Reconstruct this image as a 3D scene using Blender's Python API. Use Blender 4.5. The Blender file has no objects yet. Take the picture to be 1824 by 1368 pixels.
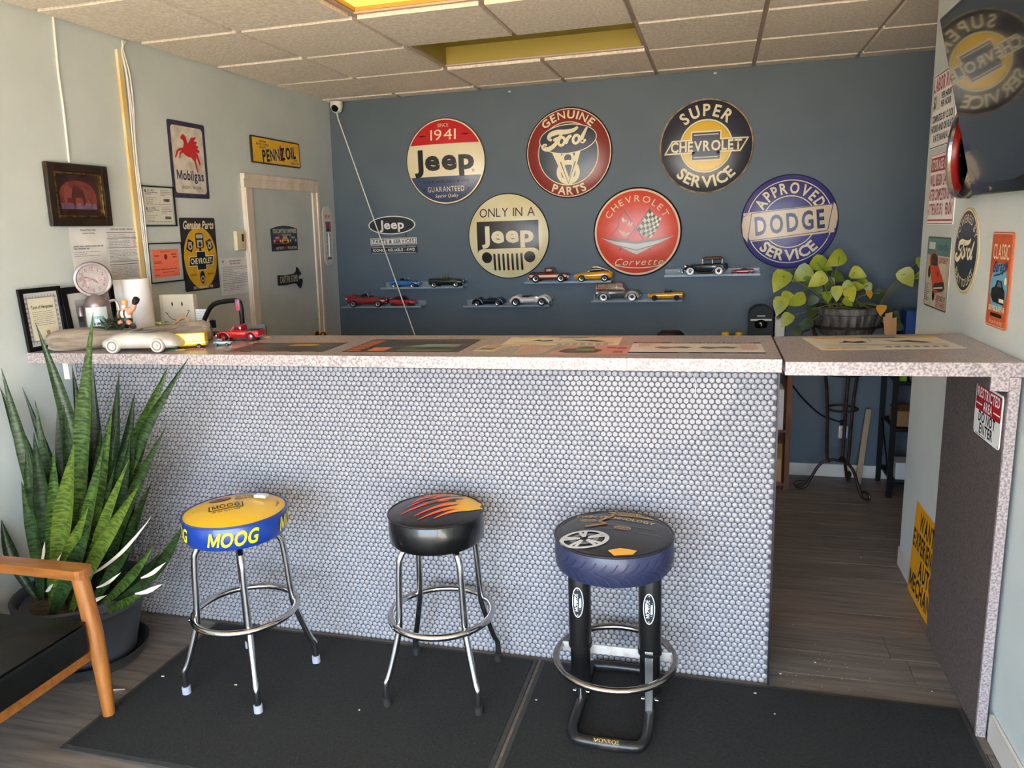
import bpy, bmesh, math, random
import numpy as np
from mathutils import Vector, Matrix, geometry

random.seed(7)
SC = bpy.context.scene
COL = SC.collection
PI = math.pi

# ------------------------------------------------------------------ camera
F_PX = 1347.92
CAM = Vector((2.24204, -5.24713, 1.74106))
_y, _p, _r = 0.267903, -0.199967, -0.0350508
_f = Vector((-math.sin(_y) * math.cos(_p), math.cos(_y) * math.cos(_p), math.sin(_p)))
_rt = Vector((math.cos(_y), math.sin(_y), 0))
_up = _rt.cross(_f)
RT = _rt * math.cos(_r) + _up * math.sin(_r)
UP = -_rt * math.sin(_r) + _up * math.cos(_r)
FW = _f
cam = bpy.data.cameras.new('camera')
cam.sensor_width = 36.0
cam.lens = F_PX / 1824 * 36.0
cam.clip_start = 0.05
camo = bpy.data.objects.new('camera', cam)
camo.matrix_world = Matrix(((RT.x, UP.x, -FW.x, CAM.x), (RT.y, UP.y, -FW.y, CAM.y), (RT.z, UP.z, -FW.z, CAM.z), (0, 0, 0, 1)))
COL.objects.link(camo)
SC.camera = camo

# ------------------------------------------------------------------ sky, sun, exposure
SKY = 12.0
world = bpy.data.worlds.new('sky')
SC.world = world
world.use_nodes = True
bg = world.node_tree.nodes['Background']
bg.inputs[0].default_value = (0.61, 0.79, 1.0, 1)
bg.inputs[1].default_value = SKY
sun = bpy.data.lights.new('sun', 'SUN')
sun.energy = 68.0
sun.angle = math.radians(1.0)
sun.color = (1.0, 0.90, 0.76)
suno = bpy.data.objects.new('sun', sun)
suno.rotation_euler = Vector((0.78, 0.48, -0.44)).to_track_quat('-Z', 'Y').to_euler()
COL.objects.link(suno)
WIN_Y = -7.0
portal = bpy.data.lights.new('window_portal', 'AREA')      # guides sky sampling through the shop window
portal.shape = 'RECTANGLE'
portal.size, portal.size_y = 3.5, 2.36
portal.cycles.is_portal = True
po = bpy.data.objects.new('window_portal', portal)
po.location = (1.28, WIN_Y - 0.02, 1.27)
po.rotation_euler = (PI / 2, 0, PI)
po.rotation_euler = Vector((0, 1, 0)).to_track_quat('-Z', 'Y').to_euler()
COL.objects.link(po)
SC.view_settings.view_transform = 'Standard'
SC.view_settings.look = 'None'
SC.view_settings.exposure = 0.52
SC.view_settings.gamma = 1.0
SC.view_settings.use_curve_mapping = False
SC.cycles.use_denoising = True
SC.cycles.max_bounces = 8
SC.cycles.diffuse_bounces = 5
SC.cycles.caustics_reflective = False
SC.cycles.caustics_refractive = False
SC.cycles.sample_clamp_indirect = 8.0


def at(px, py, Y=None, X=None, Z=None):
    """World point seen at a photo pixel, on the plane Y=, X= or Z=."""
    d = RT * ((px - 912) / F_PX) - UP * ((py - 684) / F_PX) + FW
    if Y is not None:
        t = (Y - CAM.y) / d.y
    elif X is not None:
        t = (X - CAM.x) / d.x
    else:
        t = (Z - CAM.z) / d.z
    return CAM + d * t


# ------------------------------------------------------------------ materials
def lin(c):
    if isinstance(c, str):
        c = [int(c[i:i + 2], 16) / 255 for i in (1, 3, 5)]
    return tuple(x / 12.92 if x <= .04045 else ((x + .055) / 1.055) ** 2.4 for x in c)


MATS = {}


def M(name, col='#888888', rough=.5, metal=0., spec=.5, col2=None, scale=20., detail=4., stretch=(1, 1, 1), ramp=(.4, .6),
      bump=0., bscale=None, emis=0., trans=0., coat=0., alpha=1., coords='Object', vary=False):
    if name in MATS:
        return MATS[name]
    m = bpy.data.materials.new(name)
    m.use_nodes = True
    nt = m.node_tree
    b = nt.nodes['Principled BSDF']
    c = (*lin(col), 1)
    b.inputs['Base Color'].default_value = c
    b.inputs['Roughness'].default_value = rough
    b.inputs['Metallic'].default_value = metal
    b.inputs['Specular IOR Level'].default_value = spec
    b.inputs['Coat Weight'].default_value = coat
    b.inputs['Coat Roughness'].default_value = .08
    b.inputs['Transmission Weight'].default_value = trans
    b.inputs['Alpha'].default_value = alpha
    if emis:
        b.inputs['Emission Color'].default_value = c
        b.inputs['Emission Strength'].default_value = emis
    if col2 or bump:
        tc = nt.nodes.new('ShaderNodeTexCoord')
        mp = nt.nodes.new('ShaderNodeMapping')
        mp.inputs['Scale'].default_value = stretch
        nt.links.new(tc.outputs[coords], mp.inputs[0])
        if vary:                                             # each piece shows its own stretch of the grain
            oi = nt.nodes.new('ShaderNodeObjectInfo')
            vm = nt.nodes.new('ShaderNodeVectorMath')
            vm.operation = 'SCALE'
            vm.inputs[0].default_value = (7.3, 41.0, 3.1)
            nt.links.new(oi.outputs['Random'], vm.inputs['Scale'])
            nt.links.new(vm.outputs[0], mp.inputs['Location'])
    if col2:
        n = nt.nodes.new('ShaderNodeTexNoise')
        n.inputs['Scale'].default_value = scale
        n.inputs['Detail'].default_value = detail
        nt.links.new(mp.outputs[0], n.inputs['Vector'])
        r = nt.nodes.new('ShaderNodeValToRGB')
        r.color_ramp.elements[0].position, r.color_ramp.elements[1].position = ramp
        r.color_ramp.elements[0].color = c
        r.color_ramp.elements[1].color = (*lin(col2), 1)
        nt.links.new(n.outputs['Fac'], r.inputs[0])
        nt.links.new(r.outputs[0], b.inputs['Base Color'])
        if emis:
            nt.links.new(r.outputs[0], b.inputs['Emission Color'])
    if bump:
        n2 = nt.nodes.new('ShaderNodeTexNoise')
        n2.inputs['Scale'].default_value = bscale or scale
        n2.inputs['Detail'].default_value = 4
        nt.links.new(mp.outputs[0], n2.inputs['Vector'])
        bp = nt.nodes.new('ShaderNodeBump')
        bp.inputs['Strength'].default_value = bump
        bp.inputs['Distance'].default_value = .004
        nt.links.new(n2.outputs['Fac'], bp.inputs['Height'])
        nt.links.new(bp.outputs[0], b.inputs['Normal'])
    MATS[name] = m
    return m


def ink(col, rough=.45):
    """Printed or painted flat colour."""
    return M('ink_' + col[1:] + ('' if rough == .45 else '_%d' % (rough * 100)), col, rough)


# ------------------------------------------------------------------ mesh helpers
class MB:
    def __init__(s):
        s.v, s.f, s.sm = [], [], []

    def add(s, verts, faces, smooth=False, T=None):
        o = len(s.v)
        if T is not None:
            verts = [T @ Vector(p) for p in verts]
        s.v += [tuple(p) for p in verts]
        s.f += [tuple(i + o for i in f) for f in faces]
        s.sm += [smooth] * len(faces)
        return s

    def box(s, c, d, T=None, bev=0.):
        x, y, z = (k / 2 for k in d)
        if bev <= 0:
            vs = [(c[0] + a * x, c[1] + b * y, c[2] + e * z) for a in (-1, 1) for b in (-1, 1) for e in (-1, 1)]
            return s.add(vs, [(0, 1, 3, 2), (4, 6, 7, 5), (0, 4, 5, 1), (2, 3, 7, 6), (0, 2, 6, 4), (1, 5, 7, 3)], False, T)
        bm = bmesh.new()
        bmesh.ops.create_cube(bm, size=1)
        for v in bm.verts:
            v.co = (v.co.x * d[0], v.co.y * d[1], v.co.z * d[2])
        bmesh.ops.bevel(bm, geom=bm.edges[:], offset=bev, segments=2, affect='EDGES', profile=.5)
        bm.normal_update()
        vs = [(v.co.x + c[0], v.co.y + c[1], v.co.z + c[2]) for v in bm.verts]
        fs = [tuple(v.index for v in f.verts) for f in bm.faces]
        flat = [max(abs(f.normal.x), abs(f.normal.y), abs(f.normal.z)) > .999 for f in bm.faces]
        bm.free()
        s.add(vs, fs, True, T)
        for i, q in enumerate(flat):
            if q:
                s.sm[len(s.sm) - len(flat) + i] = False
        return s

    def tube(s, pts, r, n=8, T=None, closed=False, cap=True):
        pts = [Vector(p) for p in pts]
        k = len(pts)
        rs = r if isinstance(r, (list, tuple)) else [r] * k
        tan = []
        for i in range(k):
            a = pts[(i - 1) % k] if (closed or i) else pts[0]
            b = pts[(i + 1) % k] if (closed or i < k - 1) else pts[-1]
            t = (b - a)
            tan.append(t.normalized() if t.length > 1e-9 else Vector((0, 0, 1)))
        u = tan[0].orthogonal().normalized()
        vs, fs = [], []
        for i in range(k):
            u = (u - tan[i] * u.dot(tan[i]))
            u = u.normalized() if u.length > 1e-9 else tan[i].orthogonal().normalized()
            w = tan[i].cross(u)
            for j in range(n):
                a = 2 * PI * j / n
                vs.append(pts[i] + (u * math.cos(a) + w * math.sin(a)) * rs[i])
        for i in range(k if closed else k - 1):
            for j in range(n):
                i2 = (i + 1) % k
                fs.append((i * n + j, i * n + (j + 1) % n, i2 * n + (j + 1) % n, i2 * n + j))
        if not closed and cap:
            fs.append(tuple(range(n - 1, -1, -1)))
            fs.append(tuple((k - 1) * n + j for j in range(n)))
        return s.add(vs, fs, True, T)

    def lathe(s, prof, n=24, T=None, smooth=True, cap=True):
        vs, fs = [], []
        for (r, z) in prof:
            for j in range(n):
                a = 2 * PI * j / n
                vs.append((r * math.cos(a), r * math.sin(a), z))
        for i in range(len(prof) - 1):
            for j in range(n):
                fs.append((i * n + j, i * n + (j + 1) % n, (i + 1) * n + (j + 1) % n, (i + 1) * n + j))
        if cap and prof[0][0] > 1e-6:
            fs.append(tuple(range(n - 1, -1, -1)))
        if cap and prof[-1][0] > 1e-6:
            fs.append(tuple((len(prof) - 1) * n + j for j in range(n)))
        return s.add(vs, fs, smooth, T)

    def prism(s, poly, z0, z1, T=None, smooth=False):
        n = len(poly)
        vs = [(x, y, z0) for x, y in poly] + [(x, y, z1) for x, y in poly]
        fs = [tuple(range(n - 1, -1, -1)), tuple(range(n, 2 * n))]
        fs += [(i, (i + 1) % n, n + (i + 1) % n, n + i) for i in range(n)]
        return s.add(vs, fs, smooth, T)

    def loft(s, st, n=14, p=3., T=None):
        """Body through stations (x, y, zb, zt, hw) with superellipse sections."""
        vs, fs = [], []
        for (x, y, zb, zt, hw) in st:
            m, h = (zb + zt) / 2, (zt - zb) / 2
            for j in range(n):
                a = 2 * PI * (j + .5) / n
                ca, sa = math.cos(a), math.sin(a)
                vs.append((x, y + hw * math.copysign(abs(ca) ** (2 / p), ca), m + h * math.copysign(abs(sa) ** (2 / p), sa)))
        k = len(st)
        for i in range(k - 1):
            for j in range(n):
                fs.append((i * n + j, i * n + (j + 1) % n, (i + 1) * n + (j + 1) % n, (i + 1) * n + j))
        fs.append(tuple(range(n - 1, -1, -1)))
        fs.append(tuple((k - 1) * n + j for j in range(n)))
        return s.add(vs, fs, True, T)

    def mesh(s, name, mat):
        me = bpy.data.meshes.new(name)
        me.from_pydata(s.v, [], s.f)
        me.polygons.foreach_set('use_smooth', s.sm)
        me.materials.append(mat)
        me.update()
        if any(s.sm):
            try:
                me.set_sharp_from_angle(angle=math.radians(42))
            except Exception:
                pass
            me.polygons.foreach_set('use_smooth', s.sm)
        return me

    def build(s, name, mat, parent=None, **kw):
        return obj(name, s.mesh(name, mat), parent, **kw)


def obj(name, me, parent=None, label=None, cat=None, group=None, kind=None, T=None):
    o = bpy.data.objects.new(name, me)
    COL.objects.link(o)
    if parent:
        o.parent = parent
    if T is not None:
        o.matrix_local = T
    tag(o, label, cat, group, kind)
    return o


def tag(o, label=None, cat=None, group=None, kind=None):
    for k, v in (('label', label), ('category', cat), ('group', group), ('kind', kind)):
        if v:
            o[k] = v
    return o


def thing(name, label, cat, T=None, group=None):
    return obj(name, None, None, label, cat, group, None, T if T is not None else Matrix())


def struct(name, mb, mat, parent=None):
    return mb.build(name, mat, parent, kind=None if parent else 'structure')


def TR(x, y, z, rz=0., rx=0., ry=0.):
    return Matrix.Translation((x, y, z)) @ Matrix.Rotation(rz, 4, 'Z') @ Matrix.Rotation(ry, 4, 'Y') @ Matrix.Rotation(rx, 4, 'X')


def basis(o, x, y, z):
    x, y, z = Vector(x).normalized(), Vector(y).normalized(), Vector(z).normalized()
    return Matrix(((x.x, y.x, z.x, o[0]), (x.y, y.y, z.y, o[1]), (x.z, y.z, z.z, o[2]), (0, 0, 0, 1)))


# wall planes: local x runs to the viewer's right, local y up, local z out of the wall
YB, XR, LEAN = 0.148, 3.165, 0.03


def xl(z):
    return -0.575 + LEAN * (z - 2.727)


def on_back(x, z, off=0.):
    return basis((x, YB - off, z), (1, 0, 0), (0, 0, 1), (0, -1, 0))


def on_left(y, z, off=0.):
    return basis((xl(z) + off, y, z), (0, 1, 0), (LEAN, 0, 1), (1, 0, -LEAN))


def on_right(y, z, off=0.):
    return basis((XR - off, y, z), (0, -1, 0), (0, 0, 1), (-1, 0, 0))


def rrect(w, h, r, n=4, cx=0., cy=0.):
    out = []
    for qx, qy, a0 in ((1, 1, 0), (-1, 1, 90), (-1, -1, 180), (1, -1, 270)):
        for i in range(n + 1):
            a = math.radians(a0 + 90 * i / n)
            out.append((cx + qx * (w / 2 - r) + r * math.cos(a), cy + qy * (h / 2 - r) + r * math.sin(a)))
    return out


def ell(cx, cy, rx, ry, n=40, a0=0., a1=2 * PI, rot=0.):
    full = abs(a1 - a0 - 2 * PI) < 1e-6
    out = []
    for i in range(n if full else n + 1):
        a = a0 + (a1 - a0) * i / n
        x, y = rx * math.cos(a), ry * math.sin(a)
        out.append((cx + x * math.cos(rot) - y * math.sin(rot), cy + x * math.sin(rot) + y * math.cos(rot)))
    return out


def spline(pts, k=6, closed=False):
    out, n = [], len(pts)
    d = len(pts[0])
    for i in range(n if closed else n - 1):
        g = lambda j: pts[j % n] if closed else pts[max(0, min(n - 1, j))]
        p0, p1, p2, p3 = g(i - 1), g(i), g(i + 1), g(i + 2)
        for s in range(k):
            t = s / k
            out.append(tuple(.5 * (2 * p1[c] + (p2[c] - p0[c]) * t + (2 * p0[c] - 5 * p1[c] + 4 * p2[c] - p3[c]) * t * t
                                   + (3 * p1[c] - p0[c] - 3 * p2[c] + p3[c]) * t ** 3) for c in range(d)))
    if not closed:
        out.append(tuple(pts[-1]))
    return out


# ------------------------------------------------------------------ lettering and flat print
GL = {}


def init_glyphs():
    chars = 'ABCDEFGHIJKLMNOPQRSTUVWXYZabcdefghijklmnopqrstuvwxyz0123456789.,!$&-/\'*'
    made = []
    for bold in (0, 1, 2):
        for ch in chars:
            cu = bpy.data.curves.new('glyph', 'FONT')
            cu.body = ch
            cu.size = 1
            cu.resolution_u = 3
            cu.offset = ((0, .012, .018) if ch in 'MWNmw' else (0, .028, .04))[bold]
            o = bpy.data.objects.new('glyph', cu)
            COL.objects.link(o)
            made.append((ch, bold, o, cu))
    bpy.context.view_layer.update()
    dg = bpy.context.evaluated_depsgraph_get()
    for ch, bold, o, cu in made:
        me = o.evaluated_get(dg).to_mesh()
        me.calc_loop_triangles()
        v = [(p.co.x, p.co.y) for p in me.vertices]
        t = [tuple(x.vertices) for x in me.loop_triangles]
        xs = [p[0] for p in v] or [0]
        GL[ch, bold] = (v, t, min(xs), max(xs))
        o.to_mesh_clear()
    for ch, bold, o, cu in made:
        bpy.data.objects.remove(o)
        bpy.data.curves.remove(cu)


init_glyphs()
CAPH = max(y for x, y in GL['H', 0][0])
for _b, _s in ((0, .085), (1, .135), (2, .16)):              # plain capital M with open notches
    _w, _h = .78, CAPH
    _m = [(0, 0), (0, _h), (_s * 1.25, _h), (_w / 2, .36 * _h), (_w - _s * 1.25, _h), (_w, _h), (_w, 0), (_w - _s, 0), (_w - _s, .66 * _h), (_w / 2 + _s * .42, .06 * _h), (_w / 2 - _s * .42, .06 * _h), (_s, .66 * _h), (_s, 0)]
    GL['M', _b] = (_m, [tuple(q) for q in geometry.tessellate_polygon([[Vector((x, y, 0)) for x, y in _m]])], 0, _w)


class Print:
    def __init__(s, zf=None, fine=None, map3=None, eps=.0005):
        s.zf, s.fine, s.map3, s.eps = zf, fine, map3, eps
        s.d = {}

    def tris(s, v, t, mat, part, layer):
        e = s.d.setdefault((part, mat.name), ([], []))
        if s.fine:
            v, t = list(v), list(t)
            i = 0
            while i < len(t) and len(t) < 6000:
                a, b, c = t[i]
                L = [math.dist(v[a], v[b]), math.dist(v[b], v[c]), math.dist(v[c], v[a])]
                m = max(L)
                if m <= s.fine:
                    i += 1
                    continue
                k = L.index(m)
                a, b, c = ((a, b, c), (b, c, a), (c, a, b))[k]
                v.append(((v[a][0] + v[b][0]) / 2, (v[a][1] + v[b][1]) / 2))
                n = len(v) - 1
                t[i] = (a, n, c)
                t.append((n, b, c))
        o = len(e[0])
        for x, y in v:
            if s.map3:
                e[0].append(s.map3(x, y, layer * s.eps))
            else:
                e[0].append((x, y, (s.zf(x, y) if s.zf else 0) + layer * s.eps))
        e[1].extend((a + o, b + o, c + o) for a, b, c in t)

    def poly(s, pts, mat, part='print', layer=1, holes=()):
        loops = [[Vector((x, y, 0)) for x, y in pts]] + [[Vector((x, y, 0)) for x, y in h] for h in holes]
        t = geometry.tessellate_polygon(loops)
        s.tris([(p.x, p.y) for l in loops for p in l], t, mat, part, layer)

    def rect(s, x0, y0, x1, y1, mat, part='print', layer=1):
        s.tris([(x0, y0), (x1, y0), (x1, y1), (x0, y1)], [(0, 1, 2), (0, 2, 3)], mat, part, layer)

    def ring(s, cx, cy, r0, r1, mat, part='print', layer=1, n=48, e=1.):
        v, t = [], []
        for i in range(n):
            a = 2 * PI * i / n
            v += [(cx + r0 * math.cos(a), cy + e * r0 * math.sin(a)), (cx + r1 * math.cos(a), cy + e * r1 * math.sin(a))]
        for i in range(n):
            a, b, c, d = 2 * i, 2 * i + 1, (2 * i + 3) % (2 * n), (2 * i + 2) % (2 * n)
            t += [(a, b, c), (a, c, d)]
        s.tris(v, t, mat, part, layer)

    def line(s, pts, w, mat, part='print', layer=1, closed=False):
        n = len(pts)
        ws = w if isinstance(w, (list, tuple)) else [w] * n
        v, t = [], []
        for i in range(n):
            a = pts[(i - 1) % n] if closed else pts[max(0, i - 1)]
            b = pts[(i + 1) % n] if closed else pts[min(n - 1, i + 1)]
            dx, dy = b[0] - a[0], b[1] - a[1]
            l = math.hypot(dx, dy) or 1
            nx, ny = -dy / l * ws[i] / 2, dx / l * ws[i] / 2
            v += [(pts[i][0] + nx, pts[i][1] + ny), (pts[i][0] - nx, pts[i][1] - ny)]
        for i in range(n if closed else n - 1):
            a, b, c, d = 2 * i, 2 * i + 1, (2 * i + 3) % (2 * n), (2 * i + 2) % (2 * n)
            t += [(a, b, c), (a, c, d)]
        s.tris(v, t, mat, part, layer)

    def text(s, txt, x, y, h, mat, w=None, bold=1, shear=0., part='lettering', layer=2, align=.5, arc=None, gap=.11, rot=0., serif=0.):
        """Cap height h, baseline y; w squeezes or stretches the line to that width; arc=(cx, cy, R, +1 top / -1 bottom)."""
        k = h / CAPH
        s.nt = getattr(s, 'nt', 0) + 1
        part = part + '#%d' % s.nt
        pen, items = 0., []
        for ch in txt:
            if ch == ' ':
                pen += .32
                continue
            v, t, x0, x1 = GL[ch, bold]
            items.append((ch, pen - x0, (x1 - x0)))
            pen += (x1 - x0) + gap
        total = pen - gap
        kx = (w / total) if w else k
        for ch, px, gw in items:
            v, t, x0, x1 = GL[ch, bold]
            if arc:
                cx, cy, R, sg = arc
                mid = px + (x0 + x1) / 2
                th = (mid - total / 2) * kx / R
                out = []
                for a, b in v:
                    lx, ly = (a - (x0 + x1) / 2) * kx, b * k
                    rr = th + rot
                    if sg > 0:
                        X, Y = lx, R + ly
                        out.append((cx + X * math.cos(rr) + Y * math.sin(rr), cy - X * math.sin(rr) + Y * math.cos(rr)))
                    else:
                        X, Y = lx, -R + ly
                        out.append((cx + X * math.cos(rr) - Y * math.sin(rr), cy + X * math.sin(rr) + Y * math.cos(rr)))
                s.tris(out, t, mat, part, layer)
            else:
                out = []
                for a, b in v:
                    X = (px + a - total * align) * kx + shear * b * k
                    Y = b * k
                    out.append((x + X * math.cos(rot) - Y * math.sin(rot), y + X * math.sin(rot) + Y * math.cos(rot)))
                s.tris(out, t, mat, part, layer)

    def lines(s, x0, y0, x1, y1, n, mat, fill=.45, part='print', layer=2, seed=0, full=.5):
        """Rows of print too small to read."""
        rnd = random.Random(seed)
        st = (y1 - y0) / n
        for i in range(n):
            yy = y1 - (i + .5) * st
            xx = x0
            end = x1 if rnd.random() < full else x0 + (x1 - x0) * rnd.uniform(.35, .95)
            while xx < end:
                l = (x1 - x0) * rnd.uniform(.08, .25)
                s.rect(xx, yy - st * fill / 2, min(end, xx + l), yy + st * fill / 2, mat, part, layer)
                xx += l + (x1 - x0) * .025

    def build(s, parent):
        for (part, mn), (v, t) in s.d.items():
            part = part.split('#')[0]
            me = bpy.data.meshes.new(part)
            me.from_pydata(v, [], t)
            if s.fine:
                me.polygons.foreach_set('use_smooth', [True] * len(t))
            me.materials.append(bpy.data.materials[mn])
            obj(part, me, parent)
# ------------------------------------------------------------------ room materials
WALL = M('wall_paint', '#cfd6d4', .6, col2='#c5cdcc', scale=3, ramp=(.35, .7), bump=.05, bscale=60)
BLUE = M('slate_paint', '#54616b', .55, col2='#4e5b66', scale=2.5, ramp=(.35, .7), bump=.04, bscale=80)
TRIMW = M('white_trim', '#ded6cc', .45, col2='#cfc4b6', scale=6, stretch=(1, 1, 1))
TILEC = M('ceiling_tile', '#f6eee2', .9, col2='#e0d4c3', scale=60, detail=6, ramp=(.35, .62), bump=.35, bscale=60, vary=True)
BAR = M('grid_bar_paint', '#b9a698', .5)
BLACK = M('black_plastic', '#0b0b0c', .45, spec=.25)
BLACKG = M('black_gloss', '#060607', .15)
CHROME = M('chrome', '#d8d8da', .12, 1.)
STEEL = M('brushed_steel', '#b8b6b2', .35, 1.)
WHITEP = M('white_plastic', '#e8e6e0', .4)
PAPER = M('paper', '#eeecea', .8, col2='#e2e0df', scale=8)
CREAM = ink('#efe3bf')
WHITE = ink('#f0eeea')
INKB = ink('#15151a')
GREYI = ink('#77777c')

# ------------------------------------------------------------------ setting
FL = M('floor_base', '#5a524c', .6)
struct('floor', MB().box((1.85, -3.4, -.035), (5.2, 7.3, .06)), FL)
FLOOR = bpy.data.objects['floor']
plank_mats = []
for i, (a, b) in enumerate((('#81776f', '#5b534d'), ('#877c74', '#61584f'), ('#7d736a', '#59504a'), ('#82766c', '#5d5249'))):
    plank_mats.append(M('plank_%d' % i, a, .5, col2=b, scale=5, detail=9, stretch=(.7, 8, 1), ramp=(.3, .7), bump=.1, bscale=9, vary=True))
rnd = random.Random(3)
PW, PL = .18, 1.22
plank_me = []
for m in plank_mats:
    plank_me.append(MB().box((0, 0, 0), (PL - .002, PW - .002, .008), bev=.0008).mesh('plank', m))
y = YB - .005
r = 0
while y > -4.75:
    off = rnd.uniform(0, PL)
    x = -.66 - off
    while x < 4.3:
        x0, x1 = max(x, -.66), min(x + PL, 4.28)
        if x1 - x0 > .06:
            o = obj('plank', rnd.choice(plank_me), FLOOR)
            o.location = ((x0 + x1) / 2, y - PW / 2, -.004)
            o.scale = ((x1 - x0) / PL, 1, 1)
        x += PL
    y -= PW
    r += 1

# left wall leans slightly, as seen; door opening is filled by the door below
def slab_quad(name, p, thick, mat):
    """Wall from four corner points with thickness along a vector."""
    v = [Vector(q) for q in p]
    v2 = [q + Vector(thick) for q in v]
    return struct(name, MB().add(v + v2, [(0, 1, 2, 3), (7, 6, 5, 4), (0, 4, 5, 1), (1, 5, 6, 2), (2, 6, 7, 3), (3, 7, 4, 0)]), mat)


slab_quad('wall_left', [(xl(0), WIN_Y, 0), (xl(0), YB, 0), (xl(2.8), YB, 2.8), (xl(2.8), WIN_Y, 2.8)], (-.1, 0, 0), WALL)
struct('wall_back', MB().box((1.82, YB + .05, 1.4), (5.1, .1, 2.8)), BLUE)
struct('wall_right', MB().box((XR + .06, (-1.26 + WIN_Y) / 2, 1.4), (.12, -WIN_Y - 1.26, 2.8)), WALL)
struct('wall_hall', MB().box((4.33, -.6, 1.4), (.1, 1.6, 2.8)), WALL)
struct('wall_hall_end', MB().box((3.83, -1.33, 1.4), (1.1, .1, 2.8)), WALL)
# shop front: low wall, header and side piers around a wide window
fr = MB()
fr.box((1.28, WIN_Y - .06, .04), (3.95, .12, .08)).box((1.28, WIN_Y - .06, 2.63), (3.95, .12, .34))
fr.box((-.6, WIN_Y - .06, 1.36), (.25, .12, 2.24)).box((3.14, WIN_Y - .06, 1.36), (.25, .12, 2.24))
struct('wall_front', fr, WALL)
wf = MB()
for x in (-.47, .69, 1.86, 3.01):
    wf.box((x, WIN_Y - .06, 1.27), (.05, .06, 2.36))
for z in (.1, 2.44):
    wf.box((1.27, WIN_Y - .06, z), (3.5, .06, .05))
struct('window_1', wf, M('window_frame', '#8a8c8e', .4, .6))
struct('ground', MB().box((1, -27.2, -.12), (70, 40, .1)), M('concrete', '#cdb698', .9, col2='#bfa688', scale=1.5))
# black baseboard / white baseboards
struct('baseboard_back', MB().box((1.85, YB - .008, .045), (4.9, .016, .09), bev=.004), M('baseboard_paint', '#d9d2ca', .45))
bb = MB().box((XR - .008, (-2.66 + WIN_Y) / 2, .05), (.016, -WIN_Y - 2.66, .1), bev=.004)
struct('baseboard_right', bb, MATS['baseboard_paint'])
struct('baseboard_hall', MB().box((XR - .004, -1.62, .05), (.008, .72, .1), bev=.003), MATS['baseboard_paint'])
struct('baseboard_left', MB().box((xl(.05) + .008, -4.75, .05), (.016, 4.5, .1), bev=.004), MATS['baseboard_paint'])

# ceiling: hung tiles proud of a recessed bar grid
struct('ceiling', MB().box((1.85, -3.43, 2.9), (5.1, 7.3, .1)), M('ceiling_void', '#7d7469', .9))
CEIL = bpy.data.objects['ceiling']
G = .61
xs = [-.57] + [G * i for i in range(0, 8)]
ys = [YB] + [-G * i for i in range(0, 12)]
FIX = {(2, 2): 0, (3, 2): 0, (2, 4): 1, (3, 4): 1}          # (column, row) cells taken by light fixtures
rnd = random.Random(5)
tile_full = MB().box((0, 0, 0), (G - .026, G - .036, .020), bev=.0015).mesh('panel', TILEC)
for i in range(len(xs) - 1):
    for j in range(len(ys) - 1):
        if (i, j) in FIX:
            continue
        if xs[i] >= 3.0 and ys[j] < -1.5:
            continue
        x0, x1, y1, y0 = xs[i], min(xs[i + 1], 4.26), ys[j], ys[j + 1]
        if x1 - x0 < .05:
            continue
        o = obj('panel', tile_full, CEIL)
        o.location = ((x0 + x1) / 2, (y0 + y1) / 2, 2.726 + rnd.uniform(-.0012, .0012))
        o.scale = ((x1 - x0 - .026) / (G - .026), (y1 - y0 - .036) / (G - .036), 1)
        o.rotation_euler = (rnd.uniform(-.003, .003), rnd.uniform(-.002, .002), 0)
x = 3.107                                                     # narrow tiles against the right wall
for j in range(3, len(ys) - 1):
    o = obj('panel', tile_full, CEIL)
    o.location = (x, (ys[j] + ys[j + 1]) / 2, 2.726)
    o.scale = (.09 / (G - .026), (ys[j] - ys[j + 1] - .036) / (G - .036), 1)
for x in [G * i for i in range(0, 7)]:
    if x > 3.1:
        MB().box((x, -.6, 2.738), (.026, 1.45, .012)).build('grid_bar', BAR, CEIL)
    else:
        cuts = [YB, -G, -2 * G, -3 * G, -4 * G, WIN_Y] if abs(x - 2 * G) < .01 else [YB, WIN_Y]
        for q in range(0, len(cuts), 2):
            MB().box((x, (cuts[q] + cuts[q + 1]) / 2, 2.738), (.026, cuts[q] - cuts[q + 1], .012)).build('grid_bar', BAR, CEIL)
for y in ys[1:]:
    MB().box((1.3 if y < -1.3 else 1.85, y, 2.7375), (3.72 if y < -1.3 else 4.9, .024, .012)).build('grid_bar', BAR, CEIL)
LENS = M('aged_lens', '#8f8220', .35, col2='#7a6d1a', scale=3, ramp=(.3, .7))
LENSON = M('lit_lens', '#ffc468', .4, emis=1.6, col2='#ffb04a', scale=2)
for (nm, xa, xb, ya, yb, lens, lab, dep) in (('off', G, 3 * G, -2 * G, -G, LENS, 'recessed ceiling light with unlit olive yellow lens above the back wall signs', .10),
                                       ('on', G, 3 * G, -4 * G, -3 * G, LENSON, 'recessed ceiling light with glowing amber lens at the top edge', .02)):
    t = thing('ceiling_light', lab, 'light', TR((xa + xb) / 2, (ya + yb) / 2, 2.74))
    w, d = xb - xa - .03, yb - ya - .02
    h = MB()
    for sx in (-1, 1):
        h.box((sx * (w / 2 - .004), 0, dep / 2 + .01), (.008, d, dep + .02))
    for sy in (-1, 1):
        h.box((0, sy * (d / 2 - .004), dep / 2 + .01), (w - .016, .008, dep + .02))
    h.build('housing', M('fixture_metal', '#a08c3c', .5), t)
    MB().box((0, 0, dep), (w - .018, d - .018, .006)).build('lens', lens, t)
t = bpy.data.objects['ceiling_light']
for sx, sy in ((.25, .22), (.42, .2), (.5, .12), (.36, .14)):
    MB().box((sx, -sy, .0955), (.05, .012, .003), bev=.001).build('speck', M('dead_bug', '#5a4a1c', .8), t)

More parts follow.
